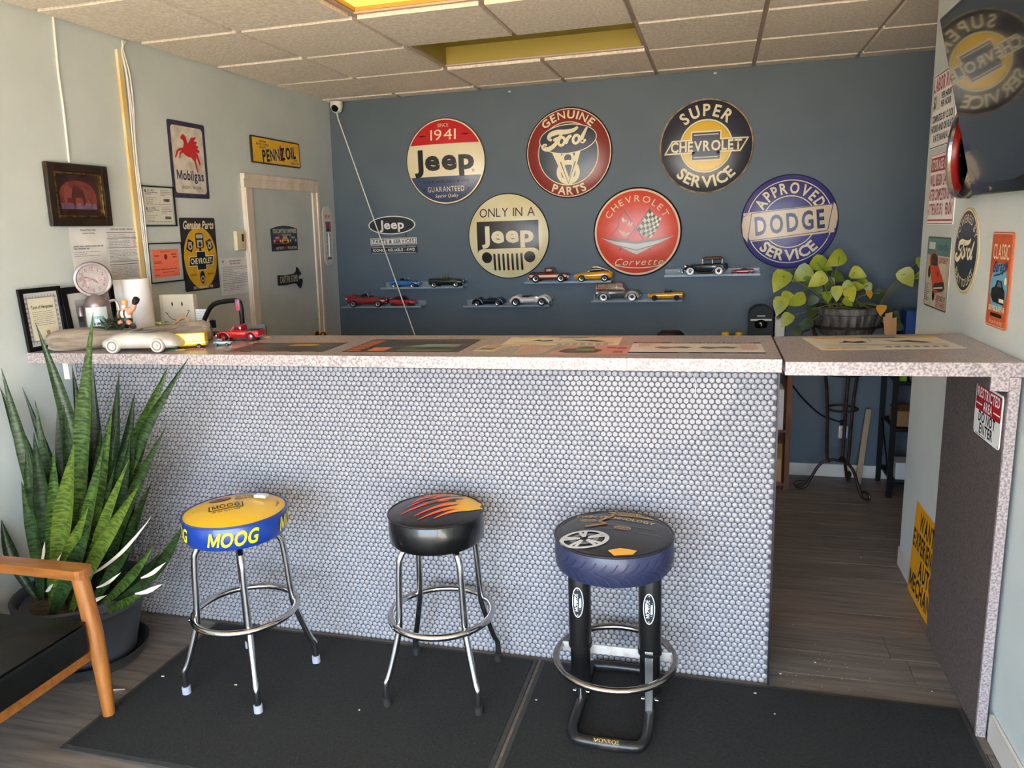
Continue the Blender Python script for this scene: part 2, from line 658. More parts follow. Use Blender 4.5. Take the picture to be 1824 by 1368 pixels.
# ------------------------------------------------------------------ door in the left wall
dr = thing('door_1', '', '', on_left(-.585, 0))
for k in ('label', 'category'):
    dr.pop(k, None)
dr['kind'] = 'structure'
MB().box((0, 1.03, .006), (.74, 2.06, .012)).build('slab', M('door_paint', '#c4cac8', .55, col2='#bbc2c0', scale=3), dr)
CAS = M('casing_paint', '#e9dccd', .5, col2='#d8c8b6', scale=5, stretch=(3, .4, 1), bump=.1, bscale=14)
for sx in (-1, 1):
    MB().box((sx * .415, 1.03, .012), (.085, 2.06, .024), bev=.004).box((sx * .437, 1.03, .026), (.03, 2.06, .012), bev=.003).build('casing', CAS, dr)
MB().box((0, 2.102, .012), (.915, .085, .024), bev=.004).box((0, 2.128, .026), (.915, .03, .012), bev=.003).build('casing', CAS, dr)
BRASS = M('brass', '#a97c2c', .22, 1.)
kn = MB().lathe([(.0, 0), (.032, 0), (.032, .006), (.012, .012), (.012, .03), (.026, .038), (.03, .055), (.022, .068), (.0, .07)], 20, TR(.335, 1.03, .012))
kn.build('knob', BRASS, dr)

# ------------------------------------------------------------------ bar counter with penny tiles
GROUT = M('grout', '#5f595b', .85, col2='#504b4d', scale=30)
PENNY = M('penny_tile', '#a5a3a8', .33, col2='#99979d', scale=40, ramp=(.3, .7))
YT = -2.475
ct = thing('bar_counter', 'long bar counter faced with pale grey penny round tiles', 'counter', TR(0, 0, 0))
MB().box(((2.46 - .606) / 2, YT + .075, .626), (2.46 + .606, .142, 1.25)).build('base', GROUT, ct)
MB().box((2.458, YT + .07, .626), (.006, .16, 1.25)).build('edge_trim', M('dark_edge', '#17161a', .4), ct)
MB().box((-.595, YT - .025, 1.2), (.03, .04, .1)).build('bracket', WHITEP, ct)
PX, PZ, R0 = .0226, .01957, .0102
rnd = random.Random(11)
cent = []
row = 0
z = .012
while z < 1.238:
    x = -.64 + (PX / 2 if row % 2 else 0)
    while x < xl(z) + .012:
        x += PX
    sheet_z = int(z / .3)
    while x < 2.452:
        sx = int((x + .7) / .305)
        j = random.Random(sx * 31 + sheet_z * 7)
        cent.append((x + j.uniform(-.0007, .0007) + rnd.gauss(0, .0002), z + j.uniform(-.0007, .0007) + rnd.gauss(0, .0002)))
        x += PX
    z += PZ
    row += 1
N = 12
prof = [(R0, .004), (R0, .0012), (R0 - .0011, 0)]
base_v = np.array([(r * math.cos(2 * PI * (k + .5) / N), -2.475 * 0 + y, r * math.sin(2 * PI * (k + .5) / N)) for r, y in prof for k in range(N)])
base_f = [(i * N + k, i * N + (k + 1) % N, (i + 1) * N + (k + 1) % N, (i + 1) * N + k) for i in range(2) for k in range(N)] + [tuple(range(2 * N, 3 * N))]
one = MB().add(base_v.tolist(), base_f, True).mesh('tile', PENNY)
order = sorted(range(len(cent)), key=lambda i: (cent[i][0] - 2.0) ** 2 + (cent[i][1] - 1.24) ** 2 if .05 < cent[i][1] < 1.2 and cent[i][0] > .9 else 99)
near = set(order[:300])
V, Fc = [], []
for i, (x, z) in enumerate(cent):
    dy = rnd.gauss(0, .0003)
    if i in near:
        o = obj('tile', one, ct)
        o.location = (x, YT + dy, z)
    else:
        o = len(V) * len(base_v)
        tl = Matrix.Rotation(rnd.gauss(0, .012), 3, 'X')
        V.append(base_v @ np.array(tl).T + (x, YT + dy, z))
        Fc.append(o)
V = np.concatenate(V)
faces = [tuple(i + o for i in f) for o in Fc for f in base_f]
me = bpy.data.meshes.new('tile_field')
me.from_pydata(V.tolist(), [], faces)
me.polygons.foreach_set('use_smooth', [True] * len(faces))
me.materials.append(PENNY)
me.set_sharp_from_angle(angle=math.radians(60))
obj('tile_field', me, ct, kind='stuff')
# dangling white thread on the tile face
MB().tube([(2.15, YT - .19, 1.255), (2.165, YT - .06, 1.22), (2.175, YT - .012, 1.18), (2.172, YT - .01, 1.13)], [.003, .0025, .0015, .0015], 6).build(
    'thread', M('white_thread', '#ece8e0', .7), None, label='short white thread dangling from the countertop edge over the tiles', cat='thread')

# laminate tops
LAM = M('speckled_laminate', '#b8aaa7', .28, col2='#83777a', scale=130, detail=5, ramp=(.42, .6), spec=.6)
CTZ = 1.297
top = MB()
P4 = [(-.628, -2.685), (2.452, -2.662), (2.452, -2.10), (-.628, -2.14)]
top.prism(P4, CTZ - .043, CTZ)
top.build('countertop', LAM, None, label='long speckled grey laminate countertop on the tiled counter', cat='countertop')
fl = thing('counter_flap', 'speckled lift-up counter flap with side leg panel against the wall', 'counter flap', TR(0, 0, 0))
MB().prism([(2.462, -2.672), (3.157, -2.645), (3.157, -1.985), (2.462, -2.09)], CTZ - .05, CTZ - .006).build('flap_top', LAM, fl)
DLAM = M('dark_laminate', '#6d6260', .45, col2='#4a4240', scale=160, detail=5, ramp=(.42, .6))
MB().box((3.1325, -2.31, (CTZ - .052) / 2), (.022, .65, CTZ - .052)).build('leg_panel', DLAM, fl)
MB().box((3.134, -2.64, (CTZ - .052) / 2), (.030, .012, CTZ - .052)).build('edge_band', LAM, fl)
MB().box((3.095, -2.33, CTZ - .075), (.05, .6, .046)).build('cleat', DLAM, fl)
MB().box((3.095, -2.633, CTZ - .075), (.05, .008, .046)).build('cleat_end', LAM, fl)

# floor mats
MATM = M('black_mat', '#212122', .95, col2='#121213', scale=90, detail=6, ramp=(.35, .65), bump=.5, bscale=160)
MATE = M('mat_rubber', '#383837', .7, col2='#2f2f2e', scale=20)
for lab, x0, x1, y0, y1 in (('black carpeted floor mat under the yellow and flame stools', .027, 1.56, -3.395, -2.50),
                            ('black carpeted floor mat under the black pillar stool', 1.572, 3.118, -4.4, -2.50)):
    t = thing('floor_mat', lab, 'mat', TR(0, 0, 0), 'black entrance mats before the counter')
    MB().box(((x0 + x1) / 2, (y0 + y1) / 2, .004), (x1 - x0, y1 - y0, .008), bev=.003).build('border', MATE, t)
    MB().box(((x0 + x1) / 2, (y0 + y1) / 2, .0075), (x1 - x0 - .035, y1 - y0 - .035, .007), bev=.003).build('pile', MATM, t)
# ------------------------------------------------------------------ round button signs on the blue wall
RS = .303
FORD = [([(-.12, .24), (-.28, .06), (-.44, -.14), (-.62, -.26), (-.8, -.29), (-.93, -.22), (-.9, -.13), (-.78, -.13)], 1.15),
        ([(-.58, 0), (-.68, .1), (-.6, .22), (-.35, .27), (0, .24), (.3, .27), (.46, .36)], 1.3),
        ([(-.52, .0), (-.38, .03), (-.2, .06)], .9),
        ([(.06, .05), (.0, -.08), (-.05, -.2)], 1.), ([(.0, -.07), (.1, .04), (.2, .07)], .9),
        ([(.8, .3), (.66, .08), (.55, -.12), (.6, -.2), (.72, -.14)], 1.05)]


def ford_script(P, cx, cy, sc, mat, w=.075, part='lettering', layer=4, rot=.08):
    def tf(p):
        x, y = p[0] * sc, p[1] * sc
        return (cx + x * math.cos(rot) - y * math.sin(rot), cy + x * math.sin(rot) + y * math.cos(rot))
    for pts, k in FORD:
        s = [tf(q) for q in spline(pts, 6)]
        n = len(s)
        P.line(s, [sc * w * k * (.55 + .75 * math.sin(PI * (i + .6) / (n + .2))) for i in range(n)], mat, part, layer)
    for ox in (-.2, .36):
        e = [tf(q) for q in ell(ox, -.08, .115, .15, 20, rot=-.45)]
        P.line(e, sc * w * .95, mat, part, layer, closed=True)


SN = [0]


def star(P, x, y, r, mat, part='star', layer=2):
    SN[0] += 1
    part = 'star#%d' % SN[0]
    P.poly([(x + (r if k % 2 == 0 else r * .42) * math.sin(PI * k / 5), y + (r if k % 2 == 0 else r * .42) * math.cos(PI * k / 5)) for k in range(10)], mat, part, layer)


def button(label, x, z, face, rimmat, rim=.006):
    """Domed 24 inch tin sign; returns its empty and a printer that follows the dome."""
    t = thing('button_sign', label, 'sign', on_back(x, z), 'round tin signs on the blue wall')
    h = .034

    def zf(a, b):
        q = min(1, math.hypot(a, b) / RS)
        return .012 + h * (1 - q ** 3.2)
    MB().lathe([(RS - .012, .0), (RS - .002, .002), (RS, .006), (RS, .014), (RS - rim * .5, .017), (RS - rim, .0135)], 64).build('rim', rimmat, t)
    pr = [(RS * k / 14 if k else 0, zf(RS * k / 14, 0)) for k in range(14, -1, -1)]
    MB().lathe([(r * .995, q) for r, q in pr], 64).build('face', face, t)
    return t, Print(zf, .03), RS


ENAM = lambda c: M('enamel_' + c[1:], c, .3, spec=.5)
BRIM = M('dark_rim', '#17161a', .35)
# iconic red, cream and blue sign
t, P, R = button('round tin sign with red top, cream middle and slate blue bottom reading 1941', .323, 2.247, ENAM('#ecdfba'), M('tan_rim', '#5d4a3a', .4))
seg = lambda v0, v1: [(R * .95 * math.cos(a), R * .95 * math.sin(a)) for a in np.linspace(math.asin(v0), PI - math.asin(v0), 40)]
P.poly(seg(.42, 1), ink('#c8242c', .3), 'print', 1)
b = math.asin(-.36)
P.poly([(R * .95 * math.cos(a), R * .95 * math.sin(a)) for a in np.linspace(PI - b, 2 * PI + b, 40)], ink('#3e4c6b', .3), 'print', 1)
P.text('SINCE', 0, .79 * R, .08 * R, CREAM, w=.27 * R, bold=0)
P.text('1941', 0, .49 * R, .24 * R, CREAM, w=.64 * R, bold=0)
for sx in (-1, 1):
    P.line([(sx * .44 * R, .6 * R), (sx * .54 * R, .6 * R), (sx * .64 * R, .6 * R)], [.012 * R, .04 * R, .012 * R], INKB, 'dash#%d' % sx, 2)
P.text('Jeep', -.02 * R, -.18 * R, .44 * R, INKB, w=1.52 * R, gap=.06, bold=2)
P.text('ICONIC', -.4 * R, -.5 * R, .07 * R, INKB, w=.32 * R)
P.text('RELIABLE', .06 * R, -.5 * R, .07 * R, INKB, w=.4 * R)
P.text('4WD', .5 * R, -.5 * R, .07 * R, INKB, w=.2 * R)
star(P, -.19 * R, -.465 * R, .045 * R, INKB)
star(P, .33 * R, -.465 * R, .045 * R, INKB)
P.text('GUARANTEED', 0, -.7 * R, .12 * R, CREAM, w=.92 * R, bold=0, gap=.2)
star(P, -.56 * R, -.64 * R, .045 * R, INKB)
star(P, .56 * R, -.64 * R, .045 * R, INKB)
P.text('Superior Quality', 0, -.83 * R, .075 * R, CREAM, w=.58 * R, bold=0, shear=.3, gap=.05)
P.ring(.71 * R, -.24 * R, .02 * R, .03 * R, INKB, 'mark', 2, 16)
P.build(t)
# red ring with dark centre and V8
RED = ENAM('#8a2f28')
t, P, R = button('round tin sign with maroon ring, slate oval script and a V8 emblem', 1.23, 2.254, RED, BRIM)
DK = ink('#39404e', .3)
P.ring(0, 0, .955 * R, .975 * R, CREAM, 'print', 1)
P.poly(ell(0, -.02 * R, .7 * R, .7 * R), CREAM, 'print', 1)
P.poly(ell(0, -.02 * R, .68 * R, .68 * R), DK, 'print', 2)
P.text('GENUINE', 0, 0, .17 * R, CREAM, w=1.16 * R, arc=(0, 0, .75 * R, 1), layer=3)
P.text('PARTS', 0, 0, .17 * R, CREAM, w=.86 * R, arc=(0, 0, .925 * R, -1), layer=3)
P.poly([(-.4 * R, .1 * R), (-.2 * R, .1 * R), (.02 * R, -.56 * R), (.2 * R, .1 * R), (.32 * R, .1 * R), (.06 * R, -.72 * R), (-.03 * R, -.72 * R)], CREAM, 'emblem', 3)
P.ring(0, -.12 * R, .085 * R, .15 * R, CREAM, 'emblem', 4, 32)
P.ring(0, -.43 * R, .17 * R, .27 * R, CREAM, 'emblem', 4, 36)
P.line([(-.17 * R, -.2 * R), (0, -.68 * R), (.17 * R, -.2 * R)], .025 * R, DK, 'emblem', 5)
P.poly(ell(0, .3 * R, .665 * R, .325 * R, rot=.05), CREAM, 'print', 6)
P.poly(ell(0, .3 * R, .645 * R, .305 * R, rot=.05), DK, 'print', 7)
ford_script(P, -.02 * R, .31 * R, .6 * R, CREAM, .11, layer=8)
P.build(t)


def bowtie(P, cx, cy, s, fill, edge, layer, part='emblem'):
    def shape(g):
        return [(cx + s * x, cy + s * y) for x, y in (
            (-.92 - 1.7 * g, -.15 - g), (-.33 - g, -.15 - g), (-.33 - g, -.32 - g), (.33 + g, -.32 - g), (.33 + g, -.15 - g), (.74 + .6 * g, -.15 - g),
            (.92 + 1.7 * g, .15 + g), (.33 + g, .15 + g), (.33 + g, .32 + g), (-.33 - g, .32 + g), (-.33 - g, .15 + g), (-.74 - .6 * g, .15 + g))]
    P.poly(shape(0), edge, part, layer)
    P.poly(shape(-.032), fill, part, layer + 1)


# navy and yellow bow tie sign
NAVY = ink('#33343f', .3)
t, P, R = button('round navy tin sign with yellow centre and a bow tie emblem', 2.153, 2.243, ENAM('#33343f'), M('aged_cream_rim', '#b59a78', .5, col2='#6d5a44', scale=14), .014)
P.poly(ell(0, 0, .56 * R, .56 * R), CREAM, 'print', 1)
P.poly(ell(0, 0, .525 * R, .525 * R), NAVY, 'print', 2)
P.poly(ell(0, 0, .52 * R, .52 * R), ink('#e5b71c', .3), 'print', 3)
bowtie(P, 0, 0, R * .98, NAVY, CREAM, 4)
for v in (-.235, .235):
    P.line([(-.26 * R, v * R), (.26 * R, v * R)], .02 * R, CREAM, 'bar#%.1f' % v, 6)
P.text('CHEVROLET', 0, -.1 * R, .2 * R, CREAM, w=1.5 * R, layer=6, gap=.08)
P.text('SUPER', 0, 0, .24 * R, CREAM, w=.98 * R, arc=(0, 0, .63 * R, 1), gap=.13)
P.text('SERVICE', 0, 0, .23 * R, CREAM, w=1.42 * R, arc=(0, 0, .87 * R, -1), gap=.13)
P.build(t)
# cream grille sign
t, P, R = button('round cream tin sign with black panel and seven slot grille drawing', .775, 1.701, M('aged_cream', '#eadfb6', .3, col2='#ddc88f', scale=3, ramp=(.45, .75)), BRIM)
BRN = ink('#2c2622', .3)
P.text('ONLY IN A', 0, .46 * R, .2 * R, BRN, w=1.36 * R, bold=0)
P.poly([(-.76 * R, .36 * R), (.76 * R, .36 * R), (.76 * R, -.38 * R), (.73 * R, -.32 * R), (.62 * R, -.28 * R), (-.62 * R, -.28 * R), (-.73 * R, -.32 * R), (-.76 * R, -.38 * R)], BRN, 'print', 1)
P.text('Jeep', 0, -.13 * R, .36 * R, CREAM, w=1.28 * R, gap=.06, bold=2)
for sx in (-1, 1):
    P.poly(ell(sx * .53 * R, -.49 * R, .132 * R, .132 * R), BRN, 'headlamp#%d' % sx, 1)
for k in range(7):
    x = (-.335 + k * .1117) * R
    P.poly(rrect(.055 * R, .4 * R, .02 * R, 3, x, -.6 * R), BRN, 'slot#%d' % k, 1)
P.build(t)
# red sign with crossed flags
t, P, R = button('round orange red tin sign with crossed racing flags over a silver chevron', 1.699, 1.70, ENAM('#e0503c'), BRIM, .010)
P.ring(0, 0, .925 * R, .965 * R, CREAM, 'print', 1)
P.text('CHEVROLET', 0, 0, .14 * R, CREAM, w=1.5 * R, bold=0, arc=(0, 0, .68 * R, 1), gap=.2)
ST = ink('#5b4b48', .3)
P.line([(-.28 * R, .5 * R), (.32 * R, -.42 * R)], .022 * R, ST, 'emblem', 2)
P.line([(.3 * R, .52 * R), (-.4 * R, -.4 * R)], .022 * R, ST, 'emblem', 2)
fl2 = [(-.3 * R, .46 * R), (-.42 * R, .3 * R), (-.4 * R, .16 * R), (-.58 * R, -.05 * R), (-.4 * R, -.13 * R), (-.12 * R, -.17 * R), (0, .05 * R)]
P.line(fl2, .012 * R, ST, 'emblem', 2)
for q in ([(-.33, .32), (-.3, .24), (-.22, .28)], [(-.3, .34), (-.28, .24)], [(-.2, .15), (-.16, .24), (-.13, .14), (-.09, .22)], [(-.38, .06), (-.28, -.08), (-.16, 0)], [(-.3, .02), (-.25, -.02)]):
    P.line([(a * R, b * R) for a, b in q], .035 * R, CREAM, 'fleur', 3)
flag = lambda u, v: (R * (.3 - .28 * v + .25 * u + .07 * u * math.sin(2.2 * v)), R * (.5 - .44 * v - .19 * u - .05 * math.sin(3 * u)))
for iu in range(6):
    for iv in range(7):
        u0, v0 = iu / 6, iv / 7
        P.poly([flag(u0, v0), flag(u0 + 1 / 6, v0), flag(u0 + 1 / 6, v0 + 1 / 7), flag(u0, v0 + 1 / 7)], CREAM if (iu + iv) % 2 else BRN, 'emblem', 2)
SIL = ink('#cfcac2', .3)
P.poly([(-.84 * R, -.1 * R), (-.45 * R, -.2 * R), (0, -.26 * R), (.45 * R, -.2 * R), (.84 * R, -.1 * R), (.4 * R, -.3 * R), (0, -.5 * R), (-.4 * R, -.3 * R)], SIL, 'emblem', 4)
P.poly([(-.8 * R, -.1 * R), (-.42 * R, -.16 * R), (0, -.2 * R), (.42 * R, -.16 * R), (.8 * R, -.1 * R), (.45 * R, -.2 * R), (0, -.26 * R), (-.45 * R, -.2 * R)], ink('#7e6e69', .3), 'emblem', 4)
P.line([(-.5 * R, -.27 * R), (0, -.4 * R), (.5 * R, -.27 * R)], .02 * R, ink('#7e6e69', .3), 'emblem', 5)
P.text('Corvette', .02 * R, -.74 * R, .15 * R, CREAM, w=1.1 * R, bold=0, shear=.45, gap=.16)
P.line(spline([(-.5 * R, -.74 * R), (-.2 * R, -.79 * R), (.2 * R, -.8 * R), (.6 * R, -.74 * R)], 6), .02 * R, CREAM, 'lettering', 2)
P.build(t)
# purple banner sign
PUR = ink('#383b75', .3)
t, P, R = button('round violet blue tin sign with a cream banner across its middle', 2.689, 1.735, M('violet_enamel', '#3d3c78', .3, col2='#4a4688', scale=3), M('violet_rim', '#2c2a55', .35))
P.ring(0, 0, .865 * R, .885 * R, CREAM, 'print', 1)
P.ring(0, 0, .535 * R, .555 * R, CREAM, 'print', 1)
P.text('APPROVED', 0, 0, .22 * R, CREAM, w=1.36 * R, arc=(0, 0, .6 * R, 1), gap=.1)
P.text('SERVICE', 0, 0, .22 * R, CREAM, w=1.36 * R, arc=(0, 0, .82 * R, -1), gap=.12)
PAR = ink('#e3cdb0', .3)
rt = .09
rr = lambda x, y: (R * (x * math.cos(rt) - y * math.sin(rt)), R * (x * math.sin(rt) + y * math.cos(rt)))
P.poly([rr(-.93, -.18), rr(-.93, .3), rr(.9, .27), rr(.9, -.33), rr(-.8, -.33), rr(-.86, -.2)], PAR, 'banner', 3)
P.poly([rr(-.98, .05), rr(-.93, .24), rr(-.74, .28), rr(-.88, -.34), rr(-.97, -.2)], PAR, 'banner', 4)
P.poly([rr(.98, -.05), rr(.93, -.24), rr(.74, -.3), rr(.92, .3), rr(.98, .2)], PAR, 'banner', 4)
for a in ([(-.88, -.32), (-.76, .27), (-.95, .22)], [(.76, -.28), (.9, .27)], [(-.86, .41), (-.76, .33), (-.88, .26), (-.86, .41)], [(.66, -.36), (.8, -.3), (.76, -.44), (.66, -.36)]):
    P.line([rr(*q) for q in a], .014 * R, PUR, 'banner', 5)
for a in ([(-.76, .275), (.9, .26)], [(-.86, -.31), (.76, -.28)]):
    P.line([rr(*q) for q in a], .014 * R, PUR, 'banner', 5)
P.text('DODGE', *rr(0, -.2), .37 * R, ink('#3a4570', .3), w=1.42 * R, rot=rt, layer=6, gap=.2)
for k, xx in enumerate((-.66, -.64, .02, .04)):
    pass
P.build(t)

# small black hanging sign: oval plate above two bars
t = thing('hanging_sign', 'small black oval sign with two name bars hung below it', 'sign', on_back(-.132, 1.737, .002))
WHI = ink('#e9e6de', .4)
MB().prism(ell(0, .075, .19, .068, 40), 0, .006).build('oval_plate', WHI, t)
P = Print()
P.poly(ell(0, .075, .182, .061), INKB, 'print', 13)
P.text('Jeep', 0, .048, .062, WHI, w=.2, layer=15, gap=.05)
MB().box((.005, -.045, .003), (.375, .05, .006)).build('name_bar', WHI, t)
P.rect(-.178, -.066, .188, -.024, INKB, 'print', 13)
P.rect(-.174, -.062, .184, -.028, WHI, 'print', 14)
P.text('PARTS & SERVICES', .005, -.057, .024, INKB, w=.335, layer=15)
MB().box((.005, -.11, .003), (.375, .045, .006)).build('name_bar', INKB, t)
P.text('ICONIC - RELIABLE - 4WD', .005, -.119, .02, WHI, w=.34, layer=14)
for yy in (-.09, -.13):
    P.rect(-.175, yy - .001, .185, yy + .001, WHI, 'print', 14)
for sx in (-.1, .11):
    MB().tube([(sx, .02, .003), (sx, -.02, .003)], .0025, 6).build('chain', BLACK, t)
    MB().tube([(sx, -.07, .003), (sx, -.09, .003)], .0025, 6).build('chain', BLACK, t)
P.build(t)


# ------------------------------------------------------------------ tin plates, papers and frames
def plate(name, label, cat, T, w, h, base, r=.012, th=.003, group=None):
    t = thing(name, label, cat, T, group)
    MB().prism(rrect(w, h, r), .001, .001 + th).build('plate', base, t)
    return t, Print(lambda x, y: .001 + th)


def worn(name, a, b, sc=18, ramp=(.5, .72), rough=.4):
    return M(name, a, rough, col2=b, scale=sc, detail=6, ramp=ramp)


# winged horse sign
t, P = plate('tin_sign', 'white tin sign with dark blue border and a red winged horse', 'sign', on_left(-1.509, 2.181), .305, .405, worn('worn_navy', '#2b2c4c', '#5b4a44'))
P.poly(rrect(.262, .355, .02), worn('worn_white', '#e0d8cc', '#b9aa98', 16, (.42, .75)), 'print', 1)
RD = ink('#c4262c')
horse = [(-.045, .125), (-.03, .128), (-.012, .115), (-.006, .09), (.012, .07), (.035, .062), (.06, .052), (.075, .03), (.09, .005), (.1, -.03), (.088, -.035), (.072, -.005),
         (.062, .008), (.06, -.02), (.068, -.045), (.075, -.075), (.066, -.085), (.056, -.055), (.046, -.02), (.02, .002), (-.01, .004), (-.03, .012), (-.05, .024), (-.07, .015),
         (-.075, -.005), (-.085, -.01), (-.08, .02), (-.06, .036), (-.085, .03), (-.105, .002), (-.115, -.012), (-.12, -.002), (-.1, .035), (-.07, .05), (-.045, .052), (-.035, .075), (-.04, .095), (-.058, .098), (-.06, .11)]
P.poly([(x * .95, y * .95 + .015) for x, y in horse], RD, 'emblem', 2)
for k in range(4):
    P.poly([(x, y + .012) for x, y in ((-.012, .062 - k * .004), (.03 + k * .012, .112 - k * .018), (.075 + k * .006, .118 - k * .024), (.055 + k * .01, .098 - k * .022), (.01 + k * .01, .058 - k * .004))], RD, 'emblem', 3 + k)
P.text('Mobilgas', 0, -.105, .05, ink('#262a52'), w=.225, gap=.08)
P.text('SOCONY - VACUUM', 0, -.152, .014, ink('#40404a'), w=.16, gap=.16)
P.build(t)
# yellow oil sign
t, P = plate('tin_sign', 'wide yellow tin sign with tilted black lettering and a red bell', 'sign', on_left(-.628, 2.298), .575, .165, ink('#2a2118'), .01, .012)
P.rect(-.278, -.074, .278, .074, M('oil_yellow', '#eab121', .3, col2='#f0c23c', scale=3), 'print', 1)
P.poly([(.02, -.05), (.085, -.052), (.075, -.03), (.07, .02), (.05, .045), (.035, .045), (.025, .02), (.02, -.03)], ink('#b5331f'), 'emblem', 2)
P.text('PENNZOIL', .03, -.045, .07, INKB, w=.41, rot=.13, shear=.05, layer=4, bold=2)
P.text('PENNZOIL', .034, -.042, .07, WHITE, w=.41, rot=.13, shear=.05, layer=3)
for i, s in enumerate(('SUPREME', 'PENNSYLVANIA', 'QUALITY')):
    P.text(s, -.165, .048 - i * .018, .012, INKB, w=(.08, .14, .075)[i])
P.text('SAFE', .225, -.042, .013, INKB, w=.045)
P.text('LUBRICATION', .215, -.062, .012, INKB, w=.11)
P.build(t)
# yellow and black piston sign
t, P = plate('tin_sign', 'black tin sign with gold oval, a piston and two valve heads', 'sign', on_left(-1.483, 1.67), .305, .405, worn('rust_black', '#25242a', '#5a4632', 14, (.55, .8)))
P.poly(ell(0, -.02, .143, .172, 48), worn('worn_gold', '#d6a61e', '#b5861c', 10, (.45, .75)), 'print', 1)
P.text('Genuine Parts', 0, .142, .042, CREAM, w=.265, shear=.2, layer=3, gap=.04)
MET = ink('#b8b09c')
P.poly(rrect(.07, .085, .012, 3, 0, .075), INKB, 'emblem', 2)
P.poly(rrect(.06, .022, .008, 3, 0, .1), MET, 'emblem', 3)
P.rect(-.024, .038, .024, .08, MET, 'emblem', 3)
P.poly(ell(0, .055, .012, .014, 20), INKB, 'emblem', 4)
P.rect(-.008, -.02, .008, .04, INKB, 'emblem', 2)
for s in (-1, 1):
    c, q = math.cos(s * .4), math.sin(s * .4)
    P.poly([(s * .085 + x * c - y * q, .05 + x * q + y * c) for x, y in rrect(.05, .062, .006)], INKB, 'emblem', 2)
    P.ring(s * .085, .045, .008, .018, MET, 'emblem', 3, 20)
    P.rect(s * .085 - .016, .062, s * .085 + .016, .07, MET, 'emblem', 3)
P.poly([(-.115, -.065), (-.1, -.01), (-.042, -.01), (-.042, .018), (.042, .018), (.042, -.01), (.115, -.01), (.1, -.065), (.042, -.065), (.042, -.09), (-.042, -.09), (-.042, -.065)], CREAM, 'emblem', 4)
P.poly([(-.108, -.061), (-.096, -.014), (-.038, -.014), (-.038, .014), (.038, .014), (.038, -.014), (.108, -.014), (.096, -.061), (.038, -.061), (.038, -.086), (-.038, -.086), (-.038, -.061)], INKB, 'emblem', 5)
P.text('CHEVROLET', 0, -.052, .03, CREAM, w=.185, layer=6)
P.poly(ell(0, -.13, .022, .036, 24), INKB, 'emblem', 2)
P.ring(0, -.138, .008, .018, MET, 'emblem', 3, 20)
P.text('DETROIT', -.075, -.118, .009, INKB, w=.05)
P.text('MICHIGAN', .075, -.118, .009, INKB, w=.055)
P.text('ESTABLISHED 1911', 0, -.192, .014, CREAM, w=.17)
P.build(t)


def framed(name, label, T, w, h, fr, mat_fr, back, depth=.014, cat='frame'):
    t = thing(name, label, cat, T)
    m = MB()
    for s in (-1, 1):
        m.box((s * (w / 2 - fr / 2), 0, depth / 2), (fr, h, depth), bev=min(.002, fr / 4))
        m.box((0, s * (h / 2 - fr / 2), depth / 2), (w - 2 * fr + .0005, fr, depth), bev=min(.002, fr / 4))
    m.build('frame', mat_fr, t)
    MB().box((0, 0, .003), (w - fr, h - fr, .004)).build('backing', back, t)
    return t, Print(lambda x, y: .005)


GLASSB = M('frame_backing', '#b9c0bf', .25)
t, P = framed('document_frame', 'thin black frame holding two grey printed licence slips', on_left(-1.787, 1.929), .245, .205, .006, BLACK, GLASSB)
P.rect(-.105, -.09, .105, .092, ink('#d8d4c8', .7), 'paper', 1)
for yy in (.002, -.088):
    P.poly(ell(-.09, yy + .075, .007, .009, 14), GREYI, 'print', 2)
    P.text('CITY OFFICE', -.05, yy + .074, .008, INKB, w=.05)
    P.lines(-.09, yy + .055, .0, yy + .072, 2, GREYI, seed=4)
    P.lines(.02, yy + .05, .1, yy + .085, 4, GREYI, seed=5, fill=.3)
    P.lines(-.09, yy + .01, .0, yy + .045, 4, GREYI, seed=6, fill=.25)
    for k in range(12):
        P.rect(.04 + k * .004, yy + .022, .042 + k * .004 + (k % 3) * .0005, yy + .037, INKB, 'barcode#%.3f' % yy, 2)
    P.lines(-.09, yy + .004, .09, yy + .014, 1, GREYI, seed=7, fill=.3)
P.rect(-.105, .0, .105, .001, GREYI, 'print', 2)
P.build(t)
t, P = framed('document_frame', 'thin black frame holding a bright orange certificate', on_left(-1.773, 1.637), .265, .208, .006, BLACK, GLASSB)
P.rect(-.1, -.075, .1, .07, ink('#f0785a', .7), 'paper', 1)
OD = ink('#8a3a28')
P.text('CERTIFICATE', 0, .054, .008, OD, w=.075)
P.poly(ell(.0, .03, .013, .015, 16), OD, 'print', 2)
for x0, x1, y0, y1, n in ((-.085, -.05, .03, .045, 1), (.045, .085, .035, .05, 1), (.055, .085, .02, .035, 1), (-.09, -.03, -.005, .012, 2), (-.09, .085, -.04, -.028, 1), (-.03, .06, -.055, -.045, 1), (-.09, -.06, -.068, -.058, 1), (.05, .085, -.068, -.058, 1)):
    P.lines(x0, y0, x1, y1, n, OD, seed=n, fill=.4)
P.build(t)
